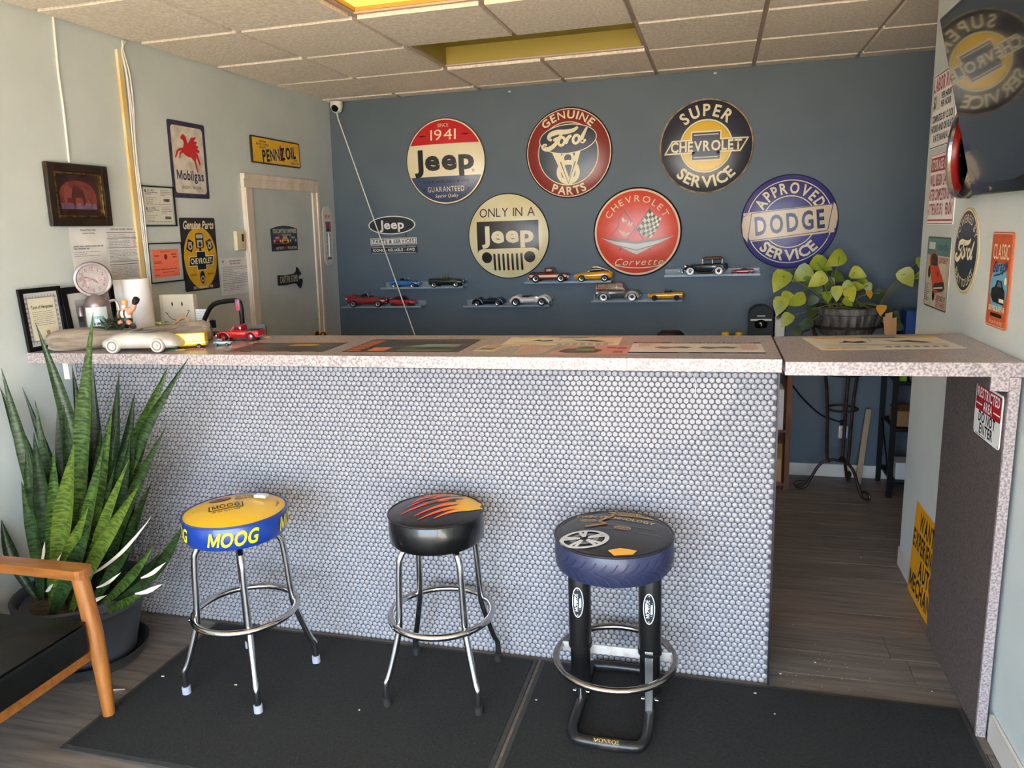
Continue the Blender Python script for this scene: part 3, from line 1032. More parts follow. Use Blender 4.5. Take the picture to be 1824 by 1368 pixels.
# dark ornate picture
t = thing('picture_frame', 'dark wooden picture frame with gold lip and a dim red horse painting', 'picture', on_left(-2.314, 1.967, .004))
w, h = .35, .277
DW = M('dark_frame_wood', '#1d1613', .3, col2='#2b201a', scale=12)
m, g = MB(), MB()
for s in (-1, 1):
    m.box((s * (w / 2 - .019), 0, .012), (.038, h, .024), bev=.006)
    m.box((0, s * (h / 2 - .019), .012), (w - .07, .038, .024), bev=.006)
    g.box((s * (w / 2 - .043), 0, .012), (.010, h - .074, .02), bev=.003)
    g.box((0, s * (h / 2 - .043), .012), (w - .09, .010, .02), bev=.003)
m.build('frame', DW, t)
g.build('lip', M('aged_gold', '#8a6a3a', .35, .8, col2='#4e3a20', scale=60), t)
MB().box((0, 0, .003), (w - .06, h - .06, .004)).build('mat_board', M('dim_mat', '#3a2220', .25, col2='#2a1918', scale=6), t)
P = Print(lambda x, y: .005)
P.poly(ell(0, .0, .105, .065, 30, 0, PI) + [(-.105, -.06), (.105, -.06)], M('dim_red', '#5e2a2c', .25, col2='#7c3a38', scale=14), 'painting', 1)
P.rect(-.1, -.062, .1, -.035, M('dim_violet', '#5b4560', .3, col2='#705a70', scale=14), 'painting', 2)
for hx, c in ((-.045, '#7a4034'), (.045, '#6f3b30'), (0, '#4a2420')):
    P.poly([(hx - .04, -.005), (hx - .03, .03), (hx - .012, .045), (hx + .005, .03), (hx + .03, .025), (hx + .038, -.005), (hx + .034, -.045), (hx + .026, -.045), (hx + .024, -.012), (hx - .018, -.012), (hx - .022, -.048), (hx - .03, -.048)], ink(c, .3), 'painting', 3 + (hx == 0))
P.build(t)
# loose papers
for lab, T, w, h, sd, kind in (('wrinkled white sheet with a short printed table below the picture frame', on_left(-2.28, 1.689), .212, .27, 1, 'a'),
                         ('white price form with dense ruled boxes beside the cable run', on_left(-2.065, 1.689), .218, .27, 2, 'b'),
                         ('white taped notice sheet beside the thermostat and door casing', on_left(-1.169, 1.527), .297, .218, 3, 'c')):
    t = thing('paper_sheet', lab, 'paper', T, 'papers taped to the pale wall')
    v, f = [], []
    rn = random.Random(sd)
    for j in range(9):
        for i in range(9):
            x, yv = (i / 8 - .5) * w, (j / 8 - .5) * h
            v.append((x + rn.gauss(0, .0008), yv, .003 + (.004 if kind == 'a' else .0015) * (math.sin(i * 1.3 + j * .4) * .5 + .5) * ((8 - j) / 8)))
    for j in range(8):
        for i in range(8):
            f.append((j * 9 + i, j * 9 + i + 1, j * 9 + i + 10, j * 9 + i + 9))
    MB().add(v, f, True).build('sheet', PAPER, t)
    P = Print(lambda x, y: .008 if kind == 'a' else .0055)
    GI = ink('#8b8b90')
    if kind == 'a':
        P.text('State of New York', 0, h * .44, .008, INKB, w=.09)
        P.text('Licence Listing', 0, h * .39, .006, INKB, w=.07)
        P.lines(-w * .45, h * .12, w * .4, h * .2, 2, GI, seed=3)
        P.lines(-w * .45, h * .0, w * .3, h * .1, 3, GI, seed=4, fill=.2)
    elif kind == 'b':
        P.text('REPAIR ORDER PRICES', 0, h * .45, .007, INKB, w=.15)
        for k, yy in enumerate((.4, .3, .13, -.12, -.17)):
            P.rect(-w * .47, h * yy, w * .47, h * yy + .0025, INKB, 'print', 2)
        P.lines(-w * .45, h * .15, w * .2, h * .38, 8, GI, seed=5, fill=.3)
        P.lines(w * .3, h * .15, w * .46, h * .38, 6, GI, seed=6, fill=.3)
        P.lines(-w * .45, -h * .1, w * .45, h * .1, 8, GI, seed=7, fill=.3)
        P.lines(-w * .45, -h * .47, w * .45, -h * .19, 11, GI, seed=8, fill=.25)
    else:
        P.poly(ell(-w * .4, h * .42, .008, .009, 12), GI, 'print', 2)
        P.text('CERTIFICATE OF AUTHORITY', 0, h * .4, .008, INKB, w=.12)
        P.text('DEPARTMENT NOTICE', 0, h * .33, .007, INKB, w=.1)
        P.lines(-w * .45, -h * .4, w * .4, h * .27, 14, GI, seed=9, fill=.25)
        P.rect(-w * .45, h * .27, w * .45, h * .275, GI, 'print', 2)
        P.rect(-w * .45, -h * .2, w * .45, -h * .195, GI, 'print', 2)
    P.build(t)
# thermostat
t = thing('thermostat', 'small cream wall thermostat with dark display beside the door casing', 'thermostat', on_left(-1.116, 1.738))
MB().box((0, 0, .013), (.085, .12, .026), bev=.006).build('body', M('aged_plastic', '#ddd2b0', .5), t)
P = Print(lambda x, y: .0265)
P.rect(.005, -.005, .026, .04, INKB, 'display', 1)
for k in range(2):
    P.rect(.008, -.03 - k * .014, .024, -.022 - k * .014, ink('#b3a888'), 'button', 1)
P.build(t)
# arched blue door sign
t = thing('door_sign', 'small dark blue arched sign with three cars on the door', 'sign', on_left(-.613, 1.743, .014))
top_arc = [(.16 * c, .062 + .02 * (1 - c * c)) for c in np.linspace(1, -1, 17)]
MB().prism([(-.158, -.083), (.158, -.083)] + top_arc, 0, .006).build('plate', ink('#182430'), t)
P = Print(lambda x, y: .006)
P.poly([(-.15, -.045), (.15, -.045)] + [(x * .94, y - .008) for x, y in top_arc], ink('#28495c'), 'print', 1)
P.text("YOU CAN'T BUY HAPPINESS", 0, .035, .026, CREAM, w=.29, layer=3)
P.text('BUT', -.07, .016, .012, ink('#c8342c'), w=.03, layer=3)
P.text('YOU CAN BUY CARS', .02, .016, .012, CREAM, w=.12, layer=3)
P.rect(-.15, -.045, .15, -.03, ink('#1c222a'), 'print', 2)
for cx, c in ((-.095, '#b5272c'), (0, '#d98a22'), (.1, '#3f4a52')):
    cc = ink(c)
    P.poly([(cx - .045, -.035), (cx - .048, -.015), (cx - .035, -.002), (cx - .022, .014), (cx + .022, .014), (cx + .035, -.002), (cx + .048, -.015), (cx + .045, -.035)], cc, 'emblem', 3)
    P.poly([(cx - .026, -.001), (cx - .018, .01), (cx + .018, .01), (cx + .026, -.001)], ink('#a8c4cc'), 'emblem', 4)
    P.rect(cx - .025, -.03, cx + .025, -.018, INKB, 'emblem', 4)
    for s in (-1, 1):
        P.poly(ell(cx + s * .034, -.016, .008, .008, 12), CREAM, 'emblem', 4)
P.text("AND THAT'S", -.07, -.072, .016, CREAM, w=.09, layer=3)
P.text('KIND OF', .0, -.072, .016, ink('#c8342c'), w=.045, layer=3)
P.text('THE SAME THING', .085, -.072, .016, CREAM, w=.115, layer=3)
P.build(t)
# wrench sign
t = thing('door_sign', 'black wrench-shaped sign with white lettering on the door', 'sign', on_left(-.575, 1.468, .014))
wr = [(-.15, -.035), (-.155, 0), (-.15, .035), (-.06, .028), (.05, .032), (.08, .045), (.09, .075), (.105, .07), (.125, .045), (.14, .035), (.145, .02), (.12, .018), (.105, .0), (.118, -.012), (.155, -.008), (.158, -.03), (.14, -.06), (.125, -.075), (.105, -.06), (.085, -.042), (.05, -.034), (-.06, -.038)]
MB().prism(wr, 0, .006).build('plate', INKB, t)
P = Print(lambda x, y: .006)
P.text("CAN'T FIX STUPID", -.02, -.022, .044, CREAM, w=.225, bold=0)
P.build(t)
# thermometer
t = thing('thermometer', 'tall white rounded tin thermometer beside the door', 'thermometer', on_left(.005, 1.75))
MB().prism(rrect(.125, .43, .055, 8), .001, .012).build('plate', M('white_enamel', '#e6e4df', .3), t)
P = Print(lambda x, y: .012)
P.text('Fill up', 0, .13, .026, ink('#c2342e'), w=.08, shear=.3, rot=.15)
P.rect(-.035, .03, .045, .105, ink('#6c7076'), 'print', 1)
P.poly([(-.03, .07), (.0, .1), (.03, .075), (.04, .06), (-.03, .06)], ink('#b52c2c'), 'print', 2)
P.poly(ell(.0, .045, .025, .012, 16), INKB, 'print', 2)
for k in range(16):
    P.rect(-.03, .012 - k * .0105, -.012, .016 - k * .0105, INKB, 'print', 2)
    P.rect(.018, .012 - k * .0105, .034, .016 - k * .0105, INKB, 'print', 2)
P.rect(-.03, -.175, .035, -.16, ink('#33557a'), 'print', 2)
P.build(t)
MB().tube([(0, -.15, .016), (0, .02, .016)], .004, 8).build('glass_tube', M('red_tube', '#c9c5c2', .1), t)

# cables and raceway on the left wall
CABW = M('cable_white', '#e9e6de', .5)
MB().tube([(xl(z) + .005, y0, z) for y0, z in ((-2.33, 2.72), (-2.338, 2.5), (-2.334, 2.33), (-2.337, 2.11))], .005, 8).build(
    'cord', CABW, None, label='thin white cord running from the ceiling down to the dark picture frame', cat='cord')
t = thing('cable_run', 'cream cable channel and white wires running down the pale wall', 'cable', TR(0, 0, 0))
a, b = (xl(2.66) + .008, -1.965, 2.66), (xl(1.31) + .008, -1.957, 1.31)
m = MB()
m.add([(a[0] - .007, a[1] - .014, a[2]), (a[0] - .007, a[1] + .014, a[2]), (a[0] + .007, a[1] + .014, a[2]), (a[0] + .007, a[1] - .014, a[2]),
       (b[0] - .007, b[1] - .014, b[2]), (b[0] - .007, b[1] + .014, b[2]), (b[0] + .007, b[1] + .014, b[2]), (b[0] + .007, b[1] - .014, b[2])],
      [(0, 1, 2, 3), (7, 6, 5, 4), (0, 4, 5, 1), (1, 5, 6, 2), (2, 6, 7, 3), (3, 7, 4, 0)])
m.build('channel', M('channel_plastic', '#d9b877', .5, col2='#e6d5ab', scale=3), t)
for k in range(3):
    rn = random.Random(k)
    pts = [(xl(2.71) + .01, -1.91 - k * .012, 2.71), (xl(2.66) + .015, -1.95 + k * .006, 2.655)]
    pts += [(xl(z) + .012, -1.935 + k * .011 + rn.uniform(-.006, .006), z) for z in np.linspace(2.55, 1.31, 9)]
    MB().tube(spline(pts, 4), .0042, 6).build('wire', CABW, t)

# ------------------------------------------------------------------ dome camera, cable and wall clips
t = thing('security_camera', 'white dome security camera hung from the ceiling corner', 'camera', TR(-.478, .075, 2.722))
MB().lathe([(.038, 0), (.04, -.006), (.04, -.012)], 28).build('base', BLACK, t)
MB().lathe([(.042, -.01), (.046, -.016), (.045, -.05), (.035, -.078), (.018, -.09), (0, -.092)], 28).build('shell', WHITEP, t)
MB().lathe([(0, .03), (.016, .027), (.027, .012), (.028, 0)], 24, TR(0, -.022, -.058, rx=2.05)).build('lens', BLACKG, t)
pb = at(740, 600, Y=0.)
pts = [(-.478, .07, 2.632), (-.47, .068, 2.59), (pb.x, 0., pb.z), (pb.x + .06, -.01, pb.z - .2)]
MB().tube(pts, .0042, 6).build('camera_cable', CABW, None, label='thin white camera cable slanting down across the blue wall', cat='cable')
for lab, px, py in (('tiny metal clip on the blue wall above the maroon sign', 908, 163), ('tiny metal clip on the blue wall above the navy bow tie sign', 1274, 130)):
    p = at(px, py, Y=YB)
    t = thing('wall_clip', lab, 'clip', on_back(p.x, p.z), 'metal clips on the blue wall')
    MB().box((0, 0, .003), (.02, .012, .006), bev=.002).build('strap', STEEL, t)
    MB().lathe([(.004, .006), (.003, .009), (0, .01)], 8).build('screw', STEEL, t)

# ------------------------------------------------------------------ right wall signs
t, P = plate('wall_sign', 'white rate sign with black border partly behind the television', 'sign', on_right(-1.475, 2.19), .37, .32, WHITE, .012)
P.line(rrect(.355, .305, .01), .004, INKB, 'print', 1, True)
CR = ink('#a3222e')
P.text('LABOR RATE', 0, .085, .055, CR, w=.33)
P.text('$1', -.135, .015, .05, INKB, w=.04)
P.rect(-.11, .005, -.055, .075, ink('#ddd3c2'), 'print', 2)
P.text('PER HOUR', .04, .045, .025, INKB, w=.15)
P.text('PER HOUR', .04, .01, .025, INKB, w=.15)
for i, s in enumerate(('COMPUTED BY CLOCK', 'HOURS AND OR FLAT', 'RATE MANUAL')):
    P.text(s, 0, -.045 - i * .042, .028, INKB, w=(.32, .33, .24)[i])
P.build(t)
t, P = plate('wall_sign', 'white sign with crimson lettering and crimson header below the rate sign', 'sign', on_right(-1.545, 1.855), .405, .305, WHITE, .012)
P.line(rrect(.395, .295, .01), .003, CR, 'print', 1, True)
P.rect(-.19, .075, .19, .135, CR, 'print', 1)
P.text('STORAGE CHARGE', 0, .085, .04, WHITE, w=.35)
for i, s in enumerate(('WILL BEGIN 24 HOURS', 'AFTER COMPLETION OF JOB', 'AT THE RATE OF $     PER DAY')):
    P.text(s, 0, .015 - i * .062, .046, CR, w=.375)
P.rect(-.19, -.137, .19, -.13, CR, 'print', 1)
P.build(t)
t, P = plate('wall_sign', 'tin sign with teal header and a red muscle car seen from above', 'sign', on_right(-1.572, 1.497), .36, .31, M('worn_tan', '#cfc4b0', .4, col2='#bdb09a', scale=10), .014)
P.line(rrect(.352, .302, .012), .006, ink('#54403a'), 'print', 1, True)
P.rect(-.172, .075, .172, .148, ink('#4f7c7a'), 'print', 1)
P.rect(-.15, .1, -.05, .13, ink('#cfd3c8'), 'print', 2)
P.text('cuda', .07, .1, .03, ink('#22333a'), w=.15, bold=0, shear=.2)
CARR = ink('#c62a20', .3)
P.poly([(-.13, .06), (-.11, .085), (-.05, .088), (.0, .075), (.02, .03), (.1, -.02), (.13, -.06), (.1, -.075), (-.02, -.09), (-.05, -.07), (-.1, .0)], CARR, 'emblem', 2)
P.poly([(-.1, .03), (-.1, .075), (-.04, .082), (.0, .065), (.0, .03)], ink('#33261f'), 'emblem', 3)
P.poly([(-.05, -.07), (-.02, -.045), (.12, -.03), (.13, -.06), (.1, -.075)], ink('#2a2523'), 'emblem', 3)
P.line([(-.03, -.068), (.11, -.055)], .006, ink('#d9d2c4'), 'emblem', 4)
P.poly([(0, .01), (.03, .005), (.04, -.015), (.01, -.01)], ink('#8e1c16'), 'emblem', 3)
for wx, wy in ((-.03, -.095), (-.12, .0)):
    P.poly(ell(wx, wy, .022, .028, 18), INKB, 'emblem', 1)
P.text('CATCH IT', .09, .045, .022, CR, w=.13)
P.text('...BEFORE IT', .08, -.115, .022, CR, w=.15)
P.text('GETS AWAY', .085, -.142, .022, CR, w=.14)
P.lines(-.165, -.13, -.09, -.05, 9, INKB, seed=3, fill=.3)
P.build(t)
t = thing('wall_sign', 'dark navy oval tin sign with cream script and cream edge', 'sign', on_right(-1.955, 1.605))
MB().prism(ell(0, 0, .148, .163, 48), .001, .006).build('plate', M('gold_edge', '#c2ae86', .4), t)
P = Print(lambda x, y: .006)
P.poly(ell(0, 0, .14, .156), CREAM, 'print', 1)
P.poly(ell(0, 0, .135, .151), ink('#1a2436', .3), 'print', 2)
P.text('POWERED BY', 0, 0, .03, CREAM, w=.25, bold=0, arc=(0, -.005, .112, 1), layer=3)
P.text('BUILT TO LAST', 0, 0, .03, CREAM, w=.26, bold=0, arc=(0, .005, .142, -1), layer=3)
ford_script(P, 0, 0, .125, CREAM, .1, layer=3, rot=0)
P.build(t)
t, P = plate('wall_sign', 'orange tin sign with a blue disc and a dark classic car', 'sign', on_right(-2.34, 1.52), .2, .32, worn('worn_orange', '#c85a2a', '#b04c22', 8, (.4, .75)), .016, .004)
P.line(rrect(.19, .31, .014), .003, ink('#e0c9a0'), 'print', 1, True)
P.text('CLASSIC', 0, .07, .05, CREAM, w=.15, bold=0)
P.poly(ell(0, -.025, .082, .082, 36), ink('#6fa8c0'), 'print', 1)
P.text('Garage', 0, .03, .035, ink('#2b4c74'), w=.13, shear=.4, rot=.1, layer=4)
P.line([(-.05, .012), (.0, .02), (.055, .035)], .006, ink('#2b4c74'), 'print', 3)
P.poly([(-.065, -.055), (-.06, -.03), (-.03, -.022), (-.015, .0), (.03, .0), (.045, -.02), (.065, -.035), (.07, -.06), (.06, -.08), (-.04, -.075)], INKB, 'emblem', 3)
P.poly([(-.008, -.022), (0, -.004), (.026, -.004), (.036, -.022)], ink('#4c6d80'), 'emblem', 4)
P.rect(.02, -.072, .064, -.06, CREAM, 'emblem', 4)
P.poly(ell(.065, .0, .012, .013, 16), CREAM, 'emblem', 3)
P.text('SERVICE & REPAIR', 0, -.104, .017, CREAM, w=.155)
P.rect(-.055, -.124, .055, -.112, INKB, 'print', 2)
P.text('We can fix anything!', 0, -.147, .014, CREAM, w=.13, bold=0, shear=.3)
P.build(t)
# restricted area sign on the leg panel
T = basis((3.1205, -2.485, 1.088), (0, -1, 0), (0, 0, 1), (-1, 0, 0))
t, P = plate('wall_sign', 'white sign with red header fixed to the counter leg panel', 'sign', T, .254, .178, WHITE, .014, .003)
P.poly(rrect(.24, .085, .006, 3, 0, .04), ink('#b01c22'), 'print', 1)
P.text('RESTRICTED', 0, .044, .032, WHITE, w=.215)
P.text('AREA', 0, .005, .03, WHITE, w=.085)
for s in (-1, 1):
    P.rect(s * .085 - .03, .017, s * .085 + .03, .022, WHITE, 'print', 2)
P.text('DO NOT', 0, -.037, .034, INKB, w=.16)
P.text('ENTER', 0, -.077, .034, INKB, w=.13)
P.rect(-.1, -.085, .0, -.083, INKB, 'print', 2)
P.build(t)
for sx, sy in ((-.118, -.08), (.118, -.08)):
    MB().lathe([(.004, .004), (.003, .006), (0, .0065)], 10, TR(sx, sy, 0)).build('screw', STEEL, t)
# yellow help wanted board standing on the floor
up = Vector((.014, 0, .44))
t = thing('floor_sign', 'yellow board with black capitals leaning at the foot of the wall', 'sign', basis((3.1535, -1.79, .222), (0, -1, 0), up, Vector((-up.z, 0, up.x))))
MB().box((0, 0, -.002), (.51, .44, .004)).build('board', M('sign_yellow', '#eaa318', .5), t)
P = Print()
for i, s in enumerate(('WANTED', 'EXPERIENCED', 'AUTO', 'MECHANIC')):
    P.text(s, (.0, -.02, .01, -.02)[i], .115 - i * .1, .08, INKB, w=(.33, .44, .23, .43)[i])
P.build(t)

# ------------------------------------------------------------------ television on a tilting bracket
nrm = Vector((-.971, 0, -.238)).normalized()
upv = Vector((0, 0, 1))
upv = (upv - nrm * upv.dot(nrm)).normalized()
bl = Vector((3.098, -2.195, 1.803))
W_, H_ = 1.05, .61
cen = bl + Vector((0, -1, 0)) * W_ / 2 + upv * H_ / 2
t = thing('television', 'flat black television tilted down on the pale wall reflecting a round sign', 'television', basis(cen, (0, -1, 0), upv, nrm))
MB().box((0, 0, -.018), (W_, H_, .036), bev=.006).build('bezel', M('tv_bezel', '#08080a', .12, coat=.5), t)
MB().box((0, .012, .0008), (W_ - .03, H_ - .055, .002)).build('screen', M('tv_screen', '#030405', .03, spec=1.0, coat=1.), t)
MB().box((0, 0, -.046), (W_ - .3, H_ - .25, .02), bev=.008).build('rear_shell', BLACK, t)
MB().lathe([(.006, .0), (.008, .001), (.008, .0022)], 16, TR(-W_ / 2 + .2, -H_ / 2 + .02, 0)).build('logo', STEEL, t)
MB().box((0, -.14, -.064), (.3, .05, .016)).build('bracket', BLACK, t)
# red and chrome wall clock half hidden behind the television
t = thing('wall_clock', 'chrome rimmed red wall clock half hidden behind the television', 'clock', on_right(-2.01, 1.965))
MB().lathe([(.14, 0), (.165, .004), (.17, .02), (.165, .06), (.155, .075), (.145, .07), (.14, .055)], 40, cap=False).build('rim', CHROME, t)
MB().lathe([(.152, .012), (.146, .058), (.136, .062), (.13, .05), (.13, .04)], 40, cap=False).build('neon_ring', M('neon_red', '#8a1414', .35), t)
MB().lathe([(.131, .035), (.001, .035)], 40).build('dial', ink('#d8d4cc'), t)
P = Print(lambda x, y: .0355)
for k in range(12):
    a = k * PI / 6
    P.line([(.1 * math.cos(a), .1 * math.sin(a)), (.12 * math.cos(a), .12 * math.sin(a))], .01, INKB, 'print', 1)
P.line([(0, 0), (.05, .06)], .008, INKB, 'hand', 2)
P.line([(0, 0), (-.03, .1)], .006, INKB, 'hand', 2)
P.build(t)
# ------------------------------------------------------------------ bar stools
BCHR = M('stool_chrome', '#c9c7c6', .14, 1.)


def stool_legs(t, rot, foot, s_top, ringz, R_ring, spread, rub, side_r=.165):
    for k in range(4):
        a = rot + PI / 4 + k * PI / 2
        d = Vector((math.cos(a), math.sin(a), 0))
        pts = [d * .085 + Vector((0, 0, s_top)), d * .13 + Vector((0, 0, s_top - .006)), d * .155 + Vector((0, 0, s_top - .03)), d * side_r + Vector((0, 0, s_top - .08)),
               d * (side_r + .012) + Vector((0, 0, ringz + .03)), d * (side_r + .02) + Vector((0, 0, ringz - .03)), d * (spread - .02) + Vector((0, 0, .13)), d * spread + Vector((0, 0, .085)), d * spread + Vector((0, 0, .012))]
        leg = MB().tube(spline([tuple(p) for p in pts], 5), .0125, 12).build('leg', BCHR, t)
        MB().lathe([(.0165, 0), (.0165, .028), (.0135, .03)], 14, TR(d.x * spread, d.y * spread, 0)).build('foot_cap', foot, leg)
        q = d * (R_ring - .002)
        MB().lathe([(.006, 0), (.005, .003), (0, .004)], 10, Matrix.Translation(d * (R_ring + .011) + Vector((0, 0, ringz))) @ Vector((0, 0, 1)).rotation_difference(d).to_matrix().to_4x4()).build('rivet', BCHR, leg)
    MB().tube([(R_ring * math.cos(2 * PI * i / 40), R_ring * math.sin(2 * PI * i / 40), ringz) for i in range(40)], .0125, 12, closed=True).build('foot_ring', BCHR, t)
    MB().lathe([(.0, s_top - .004), (.1, s_top - .004), (.1, s_top + .008)], 24).build('seat_plate', BLACK, t)


def seat(t, R, z0, z1, dome, mat_side, mat_top, piping=None):
    MB().lathe([(R - .035, z0), (R - .008, z0), (R, z0 + .012), (R + .002, (z0 + z1) / 2), (R, z1 - .006), (R - .004, z1)], 48).build('seat_side', mat_side, t)
    pr = [(R - .003, z1)] + [(R * q, z1 + dome * (1 - q ** 2.0)) for q in (.96, .9, .8, .65, .5, .25)] + [(0, z1 + dome)]
    MB().lathe(pr, 48).build('seat_top', mat_top, t)
    if piping:
        MB().tube([((R + .001) * math.cos(2 * PI * i / 48), (R + .001) * math.sin(2 * PI * i / 48), z1 - .001) for i in range(48)], .004, 8, closed=True).build('piping', piping, t)
    return lambda x, y: z1 + dome * (1 - min(1, math.hypot(x, y) / R) ** 2.0) + .0006


VIN = lambda c: M('vinyl_' + c[1:], c, .3, spec=.5, coat=.3)
# yellow and blue stool
t = thing('bar_stool', 'chrome bar stool with yellow top and blue lettered seat band', 'stool', TR(.464, -2.865, .011), 'chrome bar stools at the counter')
stool_legs(t, -.13, M('grey_rubber', '#9fa3b5', .6), .60, .30, .195, .249, 1)
zf = seat(t, .19, .622, .713, .024, VIN('#17388c'), VIN('#e9b91c'), VIN('#1b3a86'))
P = Print(zf, .03)
YK = ink('#1d2433', .35)
va = math.atan2(CAM.y + 2.865, CAM.x - .464)             # direction towards the viewer
ro = va + PI / 2
c_, s_ = math.cos(ro), math.sin(ro)
rt2 = lambda x, y: (x * c_ - y * s_, x * s_ + y * c_)


class Rot(Print):
    def tris(s, v, t_, mat, part, layer):
        super().tris([rt2(*q) for q in v], t_, mat, part, layer)


P = Rot(zf, .03)
P.text('MOOG', -.03, -.03, .04, ink('#e9b91c'), w=.1, layer=4)
P.poly(rrect(.125, .058, .006, 3, -.03, -.01), YK, 'print', 2)
P.poly(rrect(.115, .048, .004, 3, -.03, -.01), ink('#e9b91c'), 'print', 3)
P.text('MOOG', -.03, -.028, .036, YK, w=.1, layer=5)
P.text('do the extra mile', -.03, -.062, .012, YK, w=.1, layer=4)
P.poly(ell(-.05, .095, .042, .034, 28), YK, 'print', 2)
P.poly(ell(-.05, .095, .036, .028, 28), ink('#a4552c'), 'print', 3)
P.poly(ell(-.05, .095, .016, .012, 20), YK, 'print', 4)
P.text('more miles', .07, .12, .024, YK, w=.12, shear=.15, layer=4)
P.text('in every', .055, .085, .024, YK, w=.09, shear=.15, layer=4)
P.text('MOOG', .05, .05, .024, YK, w=.09, shear=.15, layer=4)
P.build(t)


def band(Rb, zc, a0):
    return lambda x, y, o: ((Rb + .0015 + o) * math.cos(a0 + x / Rb), (Rb + .0015 + o) * math.sin(a0 + x / Rb), zc + y)


for a in (va - .12, va + 1.35, va - 1.6):
    P = Print(None, .02, band(.192, .668, a))
    P.text('MOOG', 0, -.026, .052, ink('#e8d51f', .35), w=.178, shear=.25, gap=.07)
    P.build(t)
MB().box((.062, .088, .775), (.052, .028, .012), T=TR(0, 0, -.032, 0), bev=.003).build('eraser_block', M('ivory_plastic', '#e6e2d6', .4), None,
    label='small white eraser block lying on the yellow stool seat', cat='eraser', T=TR(.464, -2.865, .011))
MB().add([(.115, .13, .705), (.165, .09, .695), (.17, .03, .7), (.15, .045, .723), (.135, .08, .728)], [(0, 1, 2, 3, 4)], False).build('torn_patch', M('torn_foam', '#b98d4a', .8), t)

# flame stool
t = thing('bar_stool', 'chrome bar stool with black seat and red orange flame print', 'stool', TR(1.239, -2.735, .011), 'chrome bar stools at the counter')
stool_legs(t, .07, M('black_rubber', '#141415', .7), .60, .30, .195, .249, 1)
zf = seat(t, .177, .605, .713, .024, VIN('#0a0a0b'), VIN('#0b0a0b'), M('piping_black', '#111', .3) if False else VIN('#141213'))
va = math.atan2(CAM.y + 2.735, CAM.x - 1.239)
ro = va + PI / 2
c_, s_ = math.cos(ro), math.sin(ro)
P = Rot(zf, .018)
FM = M('flame_print', '#e8341f', .3, col2='#f7c02a', scale=1)
nt = FM.node_tree                                              # flames run from red tips to yellow roots across the seat
for l in list(nt.links):
    if l.to_node.type == 'VALTORGB':
        nt.links.remove(l)
rmp = [n for n in nt.nodes if n.type == 'VALTORGB'][0]
tcn = [n for n in nt.nodes if n.type == 'TEX_COORD'][0]
sep = nt.nodes.new('ShaderNodeSeparateXYZ')
vr = nt.nodes.new('ShaderNodeVectorRotate')
vr.rotation_type = 'Z_AXIS'
vr.inputs['Angle'].default_value = -ro
nt.links.new(tcn.outputs['Object'], vr.inputs['Vector'])
nt.links.new(vr.outputs[0], sep.inputs[0])
ad = nt.nodes.new('ShaderNodeMath')
ad.operation = 'MULTIPLY_ADD'
ad.inputs[1].default_value = 3.6
ad.inputs[2].default_value = .42
nt.links.new(sep.outputs[0], ad.inputs[0])
nt.links.new(ad.outputs[0], rmp.inputs[0])
rmp.color_ramp.elements[0].position, rmp.color_ramp.elements[1].position = .1, .85
rmp.color_ramp.elements.new(.5).color = (*lin('#f0641f'), 1)
for tip, root, w in (((-.13, -.05), (.12, .11), .05), ((-.115, -.0), (.06, .13), .045), ((-.08, -.085), (.14, .06), .05), ((-.065, -.115), (.16, .02), .045),
                     ((-.01, -.12), (.165, -.01), .04), ((-.09, .04), (-.0, .15), .05), ((.03, -.07), (.165, .04), .05), ((-.04, .1), (.05, .155), .05)):
    pts = spline([tip, (tip[0] * .62 + root[0] * .38, tip[1] * .7 + root[1] * .3 + .012), (tip[0] * .3 + root[0] * .7, tip[1] * .35 + root[1] * .65), root], 7)
    n = len(pts)
    P.line(pts, [w * (.06 + .94 * (i / (n - 1)) ** 1.1) * 1.15 for i in range(n)], FM, 'print', 2)
P.poly([(.165 * math.cos(a), .165 * math.sin(a)) for a in np.linspace(.02, 2.0, 20)] + [(.0, .12), (.06, .09), (.11, .03)], FM, 'print', 2)
for cx, cy, l, an in ((.03, .085, .05, .4), (.075, .05, .05, .3), (-.03, .06, .045, .5), (.05, .015, .045, .35), (-.01, .02, .04, .45), (.09, .1, .045, .5)):
    q = [(cx + (x * math.cos(an) - y * math.sin(an)), cy + (x * math.sin(an) + y * math.cos(an))) for x, y in [(-l, 0), (-.3 * l, .18 * l), (.4 * l, .3 * l), (.75 * l, .0), (.4 * l, -.22 * l), (-.3 * l, -.12 * l)]]
    P.poly(q, VIN('#0b0a0b'), 'print', 4)
P.build(t)

# pillar stool on shock absorber posts
MX, MY = 1.91, -2.765
t = thing('bar_stool', 'black and navy bar stool on two shock absorber posts', 'stool', TR(MX, MY, .011))
zf = seat(t, .205, .575, .684, .02, M('navy_vinyl', '#2f3454', .35, col2='#292d48', scale=6, bump=.0), VIN('#131315'), VIN('#1b1b22'))
va = math.atan2(CAM.y - MY, CAM.x - MX)
ro = va + PI / 2
c_, s_ = math.cos(ro), math.sin(ro)
tread = Print(None, .03, band(.207, .622, va))
for k in range(-16, 17):
    x0 = k * .036
    tread.line(spline([(x0, .0), (x0 + .03, .014), (x0 + .048, .038)], 4), .003, ink('#20233a'), 'tread', 1)
    tread.line(spline([(x0 + .012, .0), (x0 + .042, -.014), (x0 + .06, -.038)], 4), .003, ink('#20233a'), 'tread', 1)
tread.build(t)
P = Rot(zf, .025)
P.ring(0, 0, .19, .2, ink('#2c2c30', .3), 'print', 1)
LG, GD = ink('#c9c9c6', .3), ink('#d9b36a', .4)
wc = (-.1, -.085)
P.ring(*wc, .07, .085, LG, 'wheel_print', 3, 36, .75)
P.ring(*wc, .03, .05, ink('#6d6f72', .3), 'wheel_print', 3, 30, .75)
